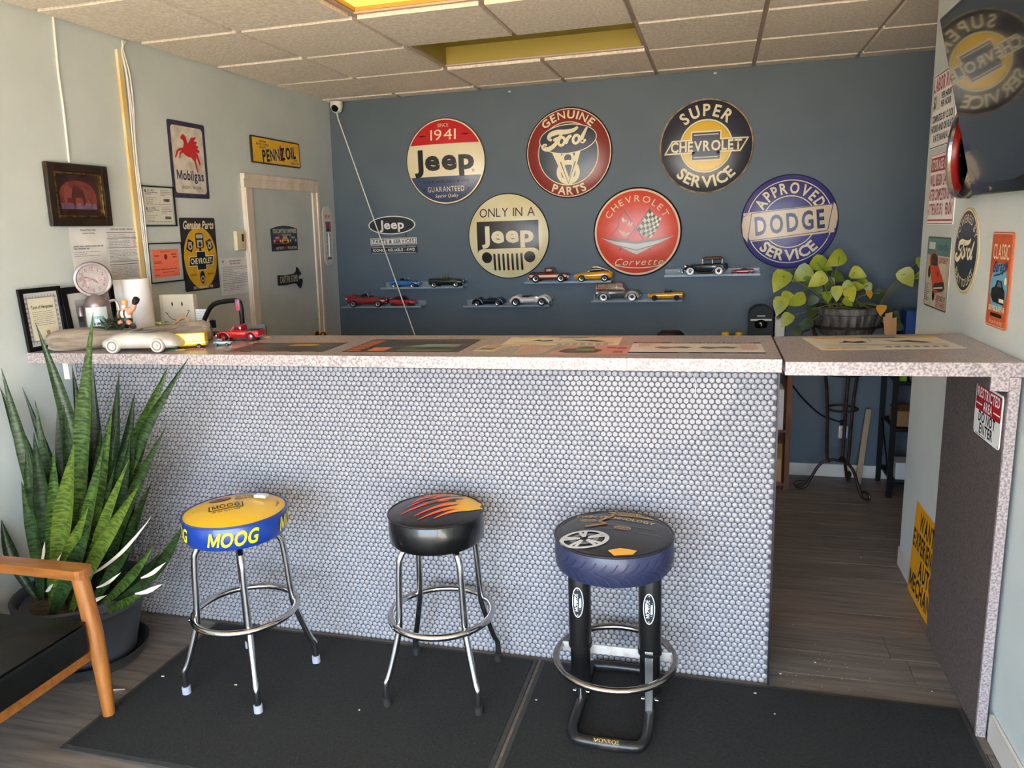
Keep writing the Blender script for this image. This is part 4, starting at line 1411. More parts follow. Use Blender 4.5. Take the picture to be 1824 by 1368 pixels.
for k in range(5):
    a = k * 2 * PI / 5 + .4
    for da in (-.16, .16):
        P.line([(wc[0] + .015 * math.cos(a), wc[1] + .012 * math.sin(a)), (wc[0] + .075 * math.cos(a + da), wc[1] + .056 * math.sin(a + da))], .012, LG, 'wheel_print', 4)
P.poly([(-.02, .19), (.09, .175), (.15, .11), (.02, .13)], GD, 'print', 2)
P.text('MONROE', .06, .145, .022, INKB, w=.12, rot=-.3, layer=4)
P.text('SHOCKS & STRUTS', .055, .13, .008, INKB, w=.1, rot=-.3, layer=4)
P.text('TWIN TECHNOLOGY', .0, .085, .024, GD, w=.29, rot=-.27, layer=4)
for cx, cy in ((-.09, .075), (.03, -.0)):
    P.line(ell(cx, cy, .028, .013, 24, rot=-.2), .003, GD, 'print', 3, True)
    P.text('MONROE', cx, cy - .004, .008, GD, w=.04, rot=-.2, layer=4)
P.line([(-.12, .045), (.02, .025), (.15, .0)], .006, ink('#4e5156', .3), 'print', 2)
P.line([(-.05, .0), (.08, -.03), (.16, -.045)], .004, ink('#4e5156', .3), 'print', 2)
P.line(spline([(.0, .15), (-.01, .11), (-.05, .06), (-.03, .035), (-.07, .02), (-.1, .015)], 5), .012, M('packing_tape', '#a5712e', .3), 'tape', 6)
P.poly([(-.02, -.165), (.02, -.15), (.075, -.16), (.06, -.185), (.0, -.195)], ink('#dca23c'), 'patch', 3)
P.build(t)
PB = M('satin_black', '#131314', .3)
for s in (-1, 1):
    x = s * .125
    post = MB().lathe([(.0, .245), (.040, .245), (.040, .29), (.0405, .3), (.0405, .565), (.038, .575), (.0, .575)], 28, TR(x, 0, 0)).build('upper_tube', PB, t)
    low = MB().lathe([(.034, .095), (.036, .1), (.036, .25)], 28, TR(x, 0, 0)).build('lower_tube', PB, t)
    MB().lathe([(.043, .243), (.043, .256)], 28, TR(x, 0, 0)).build('collar', PB, t)
    MB().lathe([(.037, .088), (.037, .098)], 28, TR(x, 0, 0)).build('collar', PB, t)
    MB().lathe([(.008, .012), (.02, .02), (.022, .05), (.017, .09)], 18, TR(x, 0, 0)).build('chrome_rod', BCHR, t)
    MB().tube([(x - .03, 0, .055), (x + .03, 0, .055)], .006, 10).build('bolt', BCHR, t)
    if s > 0:
        MB().box((x, -.038, .145), (.028, .006, .24), bev=.002).build('strap_plate', STEEL, t)
    oval = Print(None, .02, (lambda x0: lambda a, b, o: (x0 + (.0415 + o) * math.sin(a / .0415), -(.0415 + o) * math.cos(a / .0415), .43 + b))(x))
    oval.poly(ell(0, 0, .021, .058, 32), WHITE, 'label_oval', 1)
    oval.poly(ell(0, 0, .018, .054, 32), INKB, 'label_oval', 2)
    oval.text('MONROE', .002, -.0, .013, WHITE, w=.068, bold=0, rot=PI / 2, layer=4)
    oval.text('OE Spectrum', .013, -.0, .006, ink('#5b8fd0'), bold=0, w=.05, rot=PI / 2, layer=4)
    oval.build(t)
MB().tube([(.212 * math.cos(2 * PI * i / 40), .212 * math.sin(2 * PI * i / 40), .21) for i in range(40)], .0125, 12, closed=True).build('foot_ring', M('worn_chrome', '#a39c95', .22, 1., col2='#75685c', scale=9, ramp=(.5, .8)), t)
MB().box((0, .045, .205), (.40, .008, .035), bev=.002).build('cross_bar', M('grey_bar', '#c9c4bf', .5, col2='#a08a78', scale=18, ramp=(.55, .75)), t)
lo = [(-.125, .2, .02), (-.125, .0, .02), (-.128, -.15, .02), (-.118, -.2, .02), (-.085, -.225, .02), (.085, -.225, .02), (.118, -.2, .02), (.128, -.15, .02), (.125, 0, .02), (.125, .2, .02), (.1, .235, .02), (-.1, .235, .02)]
MB().tube(spline(lo, 5, True), .0185, 12, closed=True).build('floor_loop', M('scuffed_black', '#1c1b1b', .35, col2='#3a3632', scale=14, ramp=(.55, .75)), t)
P = Print(None, None, lambda x, y, o: (x, -.225 - .0195 * math.cos(y / .0195 + .9) * 1.0, .02 + .0195 * math.sin(y / .0195 + .9) + o))
P.text('MONROE', 0, -.006, .014, ink('#c9a24e'), w=.085, bold=0)
P.build(t)

# ------------------------------------------------------------------ armchair at the picture's edge
WOOD = M('honey_wood', '#9c612c', .38, col2='#7c481e', scale=7, detail=6, stretch=(1, 6, 6), ramp=(.3, .7), coat=.2)
WOODV = M('honey_wood_leg', '#a5672e', .38, col2='#885220', scale=7, detail=6, stretch=(6, 6, 1), ramp=(.3, .7), coat=.2)
ch = thing('armchair', 'honey wood armchair with black padded seat facing the mats', 'chair', TR(0, 0, 0))
for s, yy in ((1, -3.175), (-1, -3.80)):
    arm = [(.02, -.036), (.034, -.03), (.042, -.015), (.042, .015), (.034, .03), (.02, .036), (-.55, .03), (-.55, -.03)]
    m = MB().prism([(x, y) for x, y in arm], .553, .589, TR(0, yy, 0))
    m.build('armrest', WOOD, ch)
    MB().tube([(.062, yy - .02, .0), (.052, yy - .01, .15), (.03, yy, .35), (.005, yy, .555)], [.021, .027, .031, .029], 18).build('leg', WOODV, ch)
    MB().tube([(-.56, yy, .0), (-.52, yy, .3), (-.5, yy, .6), (-.56, yy, .8)], [.019, .025, .027, .02], 16).build('leg', WOODV, ch)
    MB().box((-.25, yy, .24), (.5, .022, .05), bev=.004).build('side_rail', WOOD, ch)
MB().box((.0, -3.49, .247), (.026, .6, .05), bev=.004).build('front_rail', WOOD, ch)
MB().tube([(.013, -3.185, .25), (.02, -3.185, .25)], .006, 10).build('screw', STEEL, ch)
LEA = M('black_leather', '#0b0b0b', .42, spec=.3, col2='#111110', scale=30, bump=.15, bscale=300)
cs = MB()
n = 11
v, f = [], []
for i in range(n):
    for j in range(n):
        u, w = i / (n - 1), j / (n - 1)
        e = min(u, 1 - u, w, 1 - w)
        v.append((-.54 + .585 * u, -3.765 + .55 * w, .385 + .022 * min(1, e * 5) + .012 * u))
for i in range(n - 1):
    for j in range(n - 1):
        f.append((i * n + j, (i + 1) * n + j, (i + 1) * n + j + 1, i * n + j + 1))
cs.add(v, f, True)
cs.box((-.2475, -3.49, .332), (.585, .55, .115), bev=.012)
cs.build('seat_cushion', LEA, ch)
MB().box((-.53, -3.48, .62), (.09, .56, .4), T=Matrix.Rotation(0, 4, 'Y'), bev=.02).build('back_cushion', LEA, ch)

# ------------------------------------------------------------------ snake plant in a grey pot
PC = Vector((-.33, -2.86, 0))
t = thing('snake_plant', 'tall snake plant with banded sword leaves in a charcoal pot', 'plant', TR(PC.x, PC.y, 0))
POTM = M('charcoal_pot', '#3f4148', .6, col2='#383a41', scale=5)
MB().lathe([(.16, .02), (.175, .03), (.225, .25), (.232, .255), (.238, .29), (.262, .295), (.266, .325), (.255, .332), (.245, .325), (.235, .29), (0, .285)], 44).build('pot', POTM, t)
MB().lathe([(.19, .002), (.205, .006), (.222, .055), (.226, .057), (.222, .05), (.2, .012), (0, .012)], 40).build('saucer', M('black_saucer', '#1b1b1c', .45, col2='#2c2c2c', scale=8), t)
MB().lathe([(.236, .288), (.12, .292), (0, .295)], 30).build('soil', M('soil', '#2c211a', .95, col2='#4a3424', scale=40), t)
for lab, a, b, sc_ in (('a', '#4a6228', '#1c3013', 1), ('b', '#364d25', '#132210', 1), ('c', '#606f28', '#364a19', 1), ('d', '#283c1e', '#0e190d', 1)):
    m = M('leaf_' + lab, a, .38, spec=.4)
    nt = m.node_tree
    b_ = nt.nodes['Principled BSDF']
    uv = nt.nodes.new('ShaderNodeAttribute')
    uv.attribute_name = 'leafuv'
    sp_ = nt.nodes.new('ShaderNodeSeparateXYZ')
    nt.links.new(uv.outputs['Vector'], sp_.inputs[0])
    nz = nt.nodes.new('ShaderNodeTexNoise')
    nz.inputs['Scale'].default_value = 1.0
    nz.inputs['Detail'].default_value = 5
    mp = nt.nodes.new('ShaderNodeMapping')
    mp.inputs['Scale'].default_value = (14, 95, 1)
    nt.links.new(uv.outputs['Vector'], mp.inputs[0])
    nt.links.new(mp.outputs[0], nz.inputs['Vector'])
    rp = nt.nodes.new('ShaderNodeValToRGB')
    rp.color_ramp.elements[0].position, rp.color_ramp.elements[1].position = .42, .58
    rp.color_ramp.elements[0].color, rp.color_ramp.elements[1].color = (*lin(a), 1), (*lin(b), 1)
    nt.links.new(nz.outputs['Fac'], rp.inputs[0])
    nt.links.new(rp.outputs[0], b_.inputs['Base Color'])


def blade(base, tip, width, mat, bow=0., twist=0., name='leaf', face=None, parent=None, cup=.28, taper=.62, sink=None):
    """Sword leaf from base to tip; bow bends it sideways in the direction `face`."""
    base, tip = Vector(base), Vector(tip)
    ax = tip - base
    L = ax.length
    axn = ax.normalized()
    side = axn.cross(Vector((CAM.x - tip.x, CAM.y - tip.y, 0)).normalized()).normalized()
    nrm_ = side.cross(axn).normalized()
    K = 14
    v, f, uvs = [], [], []
    off = random.uniform(0, 40)
    for i in range(K + 1):
        u = i / K
        c = base + ax * u + (Vector(face) if face else side) * bow * math.sin(PI * u) * L
        w = width * (min(1, .55 + .9 * u)) if u < taper else width * (1 - ((u - taper) / (1 - taper)) ** 1.35) * 1.0
        w = max(w, .0015)
        if u < .2:
            w *= .62 + 1.9 * u
        tw = twist * u
        sd = side * math.cos(tw) + nrm_ * math.sin(tw)
        nn = nrm_ * math.cos(tw) - side * math.sin(tw)
        for j in (-1, -.5, 0, .5, 1):
            v.append(c + sd * (w / 2 * j) + nn * (cup * w * (abs(j) ** 2)))
            uvs.append((j * width + off, u * L + off, 0))
    for i in range(K):
        for j in range(4):
            a = i * 5 + j
            f.append((a, a + 1, a + 6, a + 5))
    o = MB().add(v, f, True).build(name, mat, parent)
    at_ = o.data.attributes.new('leafuv', 'FLOAT_VECTOR', 'POINT')
    at_.data.foreach_set('vector', [q for p in uvs for q in p])
    return o


LV = [  # tip pixel x, y, depth offset, base dx, dy, width, material, bow
    (63, 575, .02, -.06, .02, .075, 'b', .10), (166, 556, -.06, .0, -.04, .075, 'a', -.01), (2, 655, -.05, -.12, -.02, .068, 'b', .02), (0, 690, .0, -.14, .05, .075, 'd', .03),
    (336, 637, .02, .1, .02, .058, 'b', -.1), (300, 652, .06, .12, .06, .085, 'a', -.08), (212, 662, .1, .05, .08, .06, 'd', 0), (128, 650, .13, -.02, .1, .065, 'd', .02),
    (165, 645, .16, .02, .12, .06, 'd', 0), (40, 690, .1, -.08, .08, .05, 'd', .04), (105, 690, .1, -.05, .1, .09, 'd', -.03), (135, 692, -.02, -.03, .03, .035, 'a', 0),
    (295, 762, .0, .12, -.02, .052, 'b', -.06), (200, 725, -.08, .03, -.05, .06, 'a', 0), (233, 760, .0, .06, .0, .05, 'b', -.02), (185, 792, -.12, .01, -.1, .055, 'a', 0),
    (132, 790, -.14, -.05, -.12, .085, 'c', 0), (95, 800, -.12, -.08, -.1, .06, 'a', .01), (62, 712, -.02, -.1, .0, .06, 'b', .02), (60, 770, -.1, -.1, -.06, .07, 'd', .01),
    (38, 857, -.12, -.15, -.08, .06, 'b', .04), (230, 818, -.12, .05, -.1, .05, 'c', -.01), (248, 863, -.16, .06, -.14, .06, 'c', -.03), (158, 902, -.18, -.02, -.16, .06, 'c', -.02),
    (163, 935, -.2, .0, -.18, .075, 'b', .01), (270, 860, .06, .13, .04, .055, 'b', -.03), (328, 932, .0, .16, .0, .055, 'b', .10), (0, 925, -.08, -.18, -.06, .06, 'd', -.08),
    (275, 970, -.1, .14, -.1, .045, 'a', .04), (285, 985, -.05, .16, -.04, .04, 'd', .05), (300, 1000, -.1, .16, -.08, .045, 'b', .05), (265, 1050, -.12, .15, -.12, .04, 'a', .04),
    (205, 830, -.05, .02, -.04, .045, 'b', 0), (120, 850, -.02, -.06, -.02, .06, 'd', 0), (180, 760, .02, .0, .02, .05, 'b', 0), (225, 880, .0, .04, -.02, .05, 'd', 0), (85, 900, -.05, -.12, -.04, .05, 'd', 0),
    (75, 1060, -.05, -.2, -.05, .04, 'd', 0), (250, 940, -.08, .1, -.08, .05, 'b', 0), (240, 700, .1, .08, .08, .07, 'd', -.02), (145, 760, .1, -.02, .1, .06, 'd', 0)]
rl = random.Random(17)
for k in range(26):
    px = rl.uniform(45, 255)
    LV.append((px, rl.uniform(690, 960), rl.uniform(-.1, .12), (px - 160) / 900 + rl.uniform(-.04, .04), rl.uniform(-.1, .12), rl.uniform(.04, .06), rl.choice('bdd'), rl.uniform(-.05, .05)))
for px, py, dy, bx, by, w, mt, bow in LV:
    tip = at(px, py, Y=PC.y + dy) - PC
    tip.x = max(tip.x, xl(tip.z) - PC.x + .03)
    blade((bx * .95, by * .95, .27), tip, w * .86, MATS['leaf_' + mt], bow * .7, random.uniform(-.5, .5), parent=t)
CUT = M('dry_cut', '#d9cfc0', .8)
for px, py, dy, bx, by, w in ((270, 920, -.12, .1, -.1, .014), (295, 1002, -.12, .15, -.08, .016), (290, 1040, -.15, .14, -.13, .018), (80, 965, -.14, -.15, -.1, .014), (110, 985, -.16, -.1, -.14, .016), (70, 1000, -.12, -.17, -.1, .014), (95, 1040, -.16, -.12, -.14, .014), (190, 1060, -.2, .0, -.2, .014), (215, 1020, -.2, .03, -.18, .012)):
    tip = at(px, py, Y=PC.y + dy) - PC
    b0 = Vector((bx, by, .3)) * .35 + tip * .65 if py > 930 else Vector((bx * 1.2, by, .42))
    blade(b0, tip, w, CUT, .05, .6, name='dry_tip', parent=t, cup=.4)
MB().tube(spline([(-.2, -.16, .52), (-.08, -.24, .5), (.06, -.22, .48), (.16, -.12, .475), (.2, .02, .48)], 6), .0025, 6).build('tie', M('green_tie', '#1d3d30', .5), t)

# crumbs on the floor and mats
CR_ = M('crumb', '#d8cdb8', .8)
rn = random.Random(21)
spots = [(455, 1263, 1), (462, 1270, 1), (640, 1265, 1), (1030, 1235, 1), (1452, 1180, 0), (1533, 993, 0), (1390, 1200, 0), (1345, 1235, 1), (1380, 1272, 1), (290, 1205, 1), (420, 1220, 1), (1660, 1232, 0), (955, 1247, 1)]
cb = MB()
for px, py, m_ in spots:
    p = at(px, py, Z=.012 if m_ else .001)
    cb.box((p.x, p.y, .013 if m_ else .002), (rn.uniform(.004, .012), rn.uniform(.003, .007), .003), bev=.001)
for k in range(40):
    p = at(rn.gauss(1450, 60), rn.gauss(1190, 25), Z=.001)
    cb.box((p.x, p.y, .001), (.002, .002, .001))
cb.build('crumbs', CR_, None, label='pale crumbs scattered over the floor and mats', cat='crumbs', kind='stuff')
p = at(205, 1230, Z=.003)
MB().tube([p + Vector((-.03, -.008, .002)), p + Vector((0, .0, .003)), p + Vector((.035, .014, .002))], [.003, .004, .002], 6).build('dry_stem', M('pale_stem', '#b3a58e', .8), None,
    label='dry pale stem lying on the planks beside the plant saucer', cat='stem')
# ------------------------------------------------------------------ model cars
TYRE = M('model_tyre', '#101011', .7)
HUB = M('model_hub', '#d9d9d9', .25, .9)
GLZ = M('model_glass', '#1b2226', .1, spec=.8)
DARKI = M('model_interior', '#1c1714', .7)
PAINT = lambda c: M('model_paint_' + c[1:], c, .18, spec=.6, coat=.7)


def wheel(t, x, y, r, w, white=False, hub=None, name='wheel', zs=1.):
    D = Matrix.Diagonal((1, 1, 1 / zs, 1))
    T = D @ TR(x, y, r, 0, PI / 2)
    o = MB().lathe([(r * .55, -w / 2), (r * .95, -w / 2), (r, -w * .3), (r, w * .3), (r * .95, w / 2), (r * .55, w / 2)], 20, T).build(name, TYRE, t)
    s = 1 if y < 0 else -1
    if white:
        MB().lathe([(r * .86, 0), (r * .84, .0015), (r * .56, .0015), (r * .54, 0)], 20, D @ TR(x, y - s * w / 2, r, 0, s * PI / 2)).build('whitewall', ink('#e6e2d8'), o)
    MB().lathe([(r * .6, -.001), (r * .58, .001), (r * .2, -.001 if hub is None else .002), (0, .003)], 18, D @ TR(x, y - s * w / 2, r, 0, s * PI / 2)).build('hubcap', hub or HUB, o)
    return o


def model_car(name, label, T, L, kind, col, group='model cars on the clear wall shelves', flip=False, **k):
    """Side-built model: x runs along the car with the front at +x (or -x when flipped); wheels stand on z=0."""
    zs = 1.22 if kind in ('convertible', 'coupe', 'roadster') else 1.08
    t = thing(name, label, 'model car', T @ (Matrix.Rotation(PI, 4, 'Z') if flip else Matrix()) @ Matrix.Diagonal((1, 1, zs, 1)), group)
    pm = PAINT(col)
    W = L * k.get('wid', .2)
    S = lambda st, sc=1: [(x * L, 0, zb * L, zt * L, hw * W * sc) for x, zb, zt, hw in st]
    wr = L * k.get('wr', .075)
    wx = k.get('wx', (-.31, .31))
    if kind == 'convertible':
        MB().loft(S([(-.5, .09, .17, .7), (-.47, .06, .2, .95), (-.3, .05, .205, 1), (-.1, .045, .195, 1), (.1, .045, .19, 1), (.3, .05, .185, .98), (.45, .06, .165, .92), (.5, .08, .14, .7)]), 16, 4).build('body', pm, t)
        MB().box((-.06 * L, 0, .196 * L), (.24 * L, W * 1.35, .02 * L), bev=.003).build('cockpit', DARKI, t)
        MB().add([(.06 * L, -W * .75, .19 * L), (.06 * L, W * .75, .19 * L), (.015 * L, W * .6, .27 * L), (.015 * L, -W * .6, .27 * L)], [(0, 1, 2, 3)]).build('windscreen', M('clear_screen', '#aebcc2', .05, alpha=.35), t)
        fr = MB().tube([(.06 * L, -W * .75, .19 * L), (.015 * L, -W * .6, .27 * L), (.015 * L, W * .6, .27 * L), (.06 * L, W * .75, .19 * L)], .0022, 6)
        fr.build('screen_frame', CHROME, t)
        for s in (-1, 1):
            MB().box((-.13 * L, s * W * .4, .21 * L), (.04 * L, W * .5, .07 * L), bev=.004).build('seat', DARKI if not k.get('seat') else ink(k['seat']), t)
        if k.get('fins'):
            for s in (-1, 1):
                MB().prism([(-.5 * L, .15 * L), (-.5 * L, .235 * L), (-.25 * L, .2 * L), (-.2 * L, .17 * L)], -W * .06, W * .06, TR(0, s * W * .88, 0, 0, PI / 2)).build('fin', pm, t)
            MB().box((-.49 * L, -W * .97, .17 * L), (.04 * L, .004, .025 * L)).build('lamp', ink('#e8dcd8'), t)
    elif kind == 'coupe':
        MB().loft(S([(-.5, .09, .19, .7), (-.46, .06, .22, .92), (-.3, .05, .235, 1), (-.1, .045, .22, 1), (.1, .045, .215, 1), (.3, .05, .205, .98), (.46, .06, .18, .92), (.5, .08, .15, .7)]), 16, 4).build('body', pm, t)
        MB().loft(S([(-.42, .2, .225, .8), (-.25, .2, .29, .72), (-.08, .2, .325, .68), (.02, .2, .315, .68), (.1, .2, .27, .74), (.18, .2, .215, .8)]), 14, 3.5).build('glasshouse', GLZ, t)
        MB().loft(S([(-.44, .2, .225, .7), (-.26, .26, .297, .66), (-.1, .3, .333, .62), (.02, .3, .322, .6), (.04, .3, .312, .5)]), 12, 3.5).build('roof', pm, t)
    elif kind == 'roadster':
        MB().loft(S([(-.5, .09, .13, .4), (-.42, .06, .17, .75), (-.28, .045, .19, .9), (-.1, .045, .175, .85), (.1, .045, .175, .8), (.3, .05, .17, .7), (.44, .06, .15, .5), (.5, .08, .12, .3)]), 16, 2.6).build('body', pm, t)
        for s in (-1, 1):
            for x0 in wx:
                MB().tube(spline([((x0 - .15) * L, s * W * .75, .06 * L), ((x0 - .1) * L, s * W * .78, .135 * L), (x0 * L, s * W * .8, .172 * L), ((x0 + .1) * L, s * W * .78, .135 * L), ((x0 + .17) * L, s * W * .75, .06 * L)], 5), [.012 * L] + [L * .03] * 19 + [.012 * L], 10).build('fender', pm if not k.get('fender') else PAINT(k['fender']), t)
        MB().box((-.1 * L, 0, .172 * L), (.18 * L, W * 1.2, .02 * L), bev=.003).build('cockpit', DARKI, t)
        MB().add([(.02 * L, -W * .6, .17 * L), (.02 * L, W * .6, .17 * L), (-.01 * L, W * .5, .225 * L), (-.01 * L, -W * .5, .225 * L)], [(0, 1, 2, 3)]).build('windscreen', M('clear_screen', '#aebcc2', .05, alpha=.35), t)
        if k.get('spare'):
            MB().lathe([(.055 * L, 0), (.055 * L, .008), (.02 * L, .01), (0, .01)], 20, TR(.17 * L, -W * .78, .13 * L, 0, PI / 2)).build('spare_wheel', pm, t)
    elif kind == 'pickup':
        c2 = PAINT(k.get('col2', col))
        MB().loft(S([(-.5, .07, .2, .9), (-.48, .06, .215, 1), (.0, .06, .215, 1), (.2, .06, .215, 1), (.42, .06, .205, .98), (.48, .07, .18, .9)]), 16, 6).build('body', pm, t)
        MB().box((-.3 * L, 0, .2 * L), (.34 * L, W * 1.6, .04 * L)).build('bed', DARKI, t)
        if k.get('col2'):
            MB().box((-.02 * L, 0, .145 * L), (.9 * L, W * 2.03, .055 * L), bev=.002).build('side_band', c2, t)
        MB().loft(S([(-.1, .2, .32, .86), (-.08, .2, .335, .88), (.06, .2, .335, .86), (.1, .2, .3, .88), (.15, .2, .215, .92)]), 14, 5).build('cab', pm, t)
        MB().box((-.0 * L, 0, .275 * L), (.13 * L, W * 1.8, .07 * L), bev=.003).build('side_glass', GLZ, t)
        MB().box((.485 * L, 0, .12 * L), (.02 * L, W * 1.9, .06 * L), bev=.002).build('grille', CHROME, t)
        MB().box((-.5 * L, 0, .09 * L), (.02 * L, W * 1.9, .03 * L), bev=.002).build('bumper', CHROME, t)
        if k.get('round'):
            for s in (-1, 1):
                for x0 in wx:
                    MB().tube(spline([((x0 - .13) * L, s * W * .95, .09 * L), ((x0 - .08) * L, s * W * 1.0, .17 * L), (x0 * L, s * W, .195 * L), ((x0 + .08) * L, s * W, .17 * L), ((x0 + .13) * L, s * W * .95, .09 * L)], 5), L * .022, 10).build('fender', PAINT(k.get('fender', col)), t)
    elif kind == 'wagon':
        MB().loft(S([(-.5, .08, .2, .85), (-.48, .06, .25, .98), (.1, .06, .25, 1), (.18, .06, .24, .75), (.42, .07, .22, .6), (.47, .08, .2, .5)]), 16, 5).build('body', PAINT(k['col2']), t)
        MB().loft(S([(-.49, .12, .36, .84), (-.46, .12, .385, .9), (.05, .12, .385, .9), (.1, .12, .36, .9), (.15, .12, .25, .9)]), 14, 6).build('wood_body', pm, t)
        for xa in (-.35, -.13):
            MB().box((xa * L, 0, .315 * L), (.17 * L, W * 1.86, .07 * L), bev=.002).build('side_glass', M('dusty_glass', '#8a7a66', .15), t)
        MB().box((.045 * L, 0, .315 * L), (.1 * L, W * 1.86, .07 * L), bev=.002).build('side_glass', M('dusty_glass', '#8a7a66', .15), t)
        for xa in (-.47, -.24, -.02, .1):
            MB().box((xa * L, 0, .24 * L), (.014 * L, W * 1.9, .22 * L)).build('wood_frame', PAINT('#b5763c'), t)
        MB().box((-.18 * L, 0, .27 * L), (.6 * L, W * 1.92, .014 * L)).build('wood_frame', PAINT('#b5763c'), t)
        for s in (-1, 1):
            for x0 in wx:
                MB().tube(spline([((x0 - .14) * L, s * W * .9, .08 * L), ((x0 - .09) * L, s * W * .95, .16 * L), (x0 * L, s * W, .19 * L), ((x0 + .09) * L, s * W * .95, .16 * L), ((x0 + .14) * L, s * W * .9, .08 * L)], 5), L * .03, 10).build('fender', PAINT('#a9a59c' if x0 > 0 else '#77787a'), t)
        MB().box((.485 * L, 0, .12 * L), (.02 * L, W * 1.7, .03 * L), bev=.003).build('bumper', CHROME, t)
    elif kind == 'vintage':
        MB().loft(S([(-.42, .1, .22, .7), (-.4, .09, .25, .8), (.05, .09, .24, .8), (.1, .09, .235, .6), (.4, .1, .215, .5), (.42, .1, .21, .45)]), 16, 5).build('body', pm, t)
        MB().box((.425 * L, 0, .15 * L), (.016 * L, W * .95, .13 * L), bev=.002).build('grille', CHROME, t)
        MB().loft(S([(-.4, .31, .34, .6), (-.36, .31, .375, .78), (-.2, .31, .385, .8), (.0, .31, .37, .78), (.05, .31, .345, .7)]), 14, 5).build('soft_top', M('brown_canvas', '#6b4a34', .8), t)
        for xx in (-.38, -.17, .04):
            for s in (-1, 1):
                MB().box((xx * L, s * W * .74, .29 * L), (.012 * L, .004, .1 * L)).build('pillar', PAINT('#6b4a34'), t)
        for s in (-1, 1):
            MB().tube(spline([(.47 * L, s * W * .85, .07 * L), (.43 * L, s * W * .85, .15 * L), (.32 * L, s * W * .85, .19 * L), (.22 * L, s * W * .85, .14 * L), (.12 * L, s * W * .85, .07 * L), (-.15 * L, s * W * .85, .065 * L), (-.22 * L, s * W * .85, .14 * L), (-.31 * L, s * W * .85, .19 * L), (-.42 * L, s * W * .85, .14 * L), (-.46 * L, s * W * .85, .07 * L)], 5), L * .02, 8).build('fender', PAINT('#121214'), t)
            MB().lathe([(.0, 0), (.02 * L, .0), (.022 * L, .02 * L), (0, .035 * L)], 14, TR(.42 * L, s * W * .5, .19 * L, 0, 0, -PI / 2)).build('headlamp', CHROME, t)
        MB().box((.48 * L, 0, .08 * L), (.012 * L, W * 1.9, .02 * L)).build('bumper', CHROME, t)
        MB().lathe([(.07 * L, 0), (.07 * L, .012), (.02 * L, .016)], 20, TR(-.45 * L, 0, .17 * L, 0, 0, -PI / 2)).build('spare_wheel', TYRE, t)
    if k.get('chrome', True) and kind in ('convertible', 'coupe', 'roadster'):
        MB().box((.492 * L, 0, .085 * L), (.016 * L, W * 1.6, .022 * L), bev=.002).build('bumper', CHROME, t)
        for s in (-1, 1):
            MB().lathe([(.016 * L, 0), (.016 * L, .004), (0, .007)], 12, TR(.485 * L, s * W * .6, .14 * L, 0, 0, PI / 2)).build('headlamp', M('lamp_glass', '#d9dde0', .1), t)
    for x0 in wx:
        for s in (-1, 1):
            wheel(t, x0 * L, s * (W * .96), wr * 1.1, W * .28, k.get('white', False), k.get('hub'), zs=zs)
    return t


# clear acrylic shelves, pairs of models on each
ACR = M('clear_acrylic', '#c3ccd2', .08, spec=.8, alpha=.33)
ACRE = M('acrylic_edge', '#aeb9c0', .2, alpha=.6)
shelf_group = 'clear model shelves on the blue wall'
SH = {'A': (-.547, .105, 1.205), 'B': (-.212, .441, 1.346), 'C': (.438, 1.087, 1.205), 'D': (.907, 1.529, 1.37), 'E': (1.387, 2.012, 1.232), 'F': (1.892, 2.516, 1.40)}
SLAB = {'A': 'under two red model cars', 'B': 'under the blue and dark green model cars', 'C': 'under the black and white model roadsters', 'D': 'under the maroon model pickup',
        'E': 'under the wood-sided model wagon', 'F': 'under the black vintage model car'}
for kx, (x0, x1, z) in SH.items():
    t = thing('wall_shelf', 'clear acrylic wall shelf ' + SLAB[kx], 'shelf', TR((x0 + x1) / 2, YB, z), shelf_group)
    w = x1 - x0
    MB().box((0, -.052, -.003), (w, .104, .005)).build('ledge', ACR, t)
    MB().box((0, -.0035, .02), (w, .005, .04)).build('back_lip', ACR, t)
    MB().box((0, -.1055, .001), (w, .004, .014)).build('front_lip', ACRE, t)
    for s in (-.35, .35):
        MB().lathe([(.004, 0), (.003, .002), (0, .0025)], 8, Matrix.Translation((s * w, -.0065, .025)) @ Matrix.Rotation(PI / 2, 4, 'X')).build('screw', STEEL, t)
yC = YB - .055


def cx(px, py):
    return at(px, py, Y=yC).x


def put(kx, pl, pr):
    z = SH[kx][2]
    a, b = cx(pl, 520), cx(pr, 520)
    return TR((a + b) / 2, yC, z), b - a


T, L = put('A', 622, 692); model_car('model_car', 'dark red finned model convertible on the lowest clear shelf', T, L, 'convertible', '#8e1a24', fins=True)
T, L = put('A', 694, 740); model_car('model_car', 'small bright red model coupe beside the dark red convertible', T, L, 'coupe', '#b3222b', hub=TYRE)
T, L = put('B', 698, 750); model_car('model_car', 'bright blue model roadster with open cockpit', T, L, 'convertible', '#1f6fb0')
T, L = put('B', 767, 829); model_car('model_car', 'dark green model convertible with tan interior', T, L, 'convertible', '#16261c', seat='#8a7a58')
T, L = put('C', 842, 900); model_car('model_car', 'black model roadster with flowing fenders', T, L, 'roadster', '#14172a', flip=True)
T, L = put('C', 908, 982); model_car('model_car', 'white model roadster with long bonnet and flowing fenders', T, L, 'roadster', '#d9d6d0', spare=True, wr=.085)
T, L = put('D', 945, 1016); model_car('model_car', 'maroon and cream model pickup truck', T, L, 'pickup', '#7c2a22', col2='#dcc4a0', wr=.09)
T, L = put('D', 1026, 1092); model_car('model_car', 'orange yellow model fastback coupe beside the maroon pickup', T, L, 'coupe', '#e09a14', flip=True, wr=.085)
T, L = put('E', 1062, 1143); model_car('model_car', 'wood-sided model station wagon with chrome fenders', T, L, 'wagon', '#8a5228', col2='#4d5052', white=True, wr=.085)
T, L = put('E', 1155, 1218); model_car('model_car', 'yellow open model sports car beside the wood-sided wagon', T, L, 'convertible', '#e0a012', flip=True, hub=TYRE)
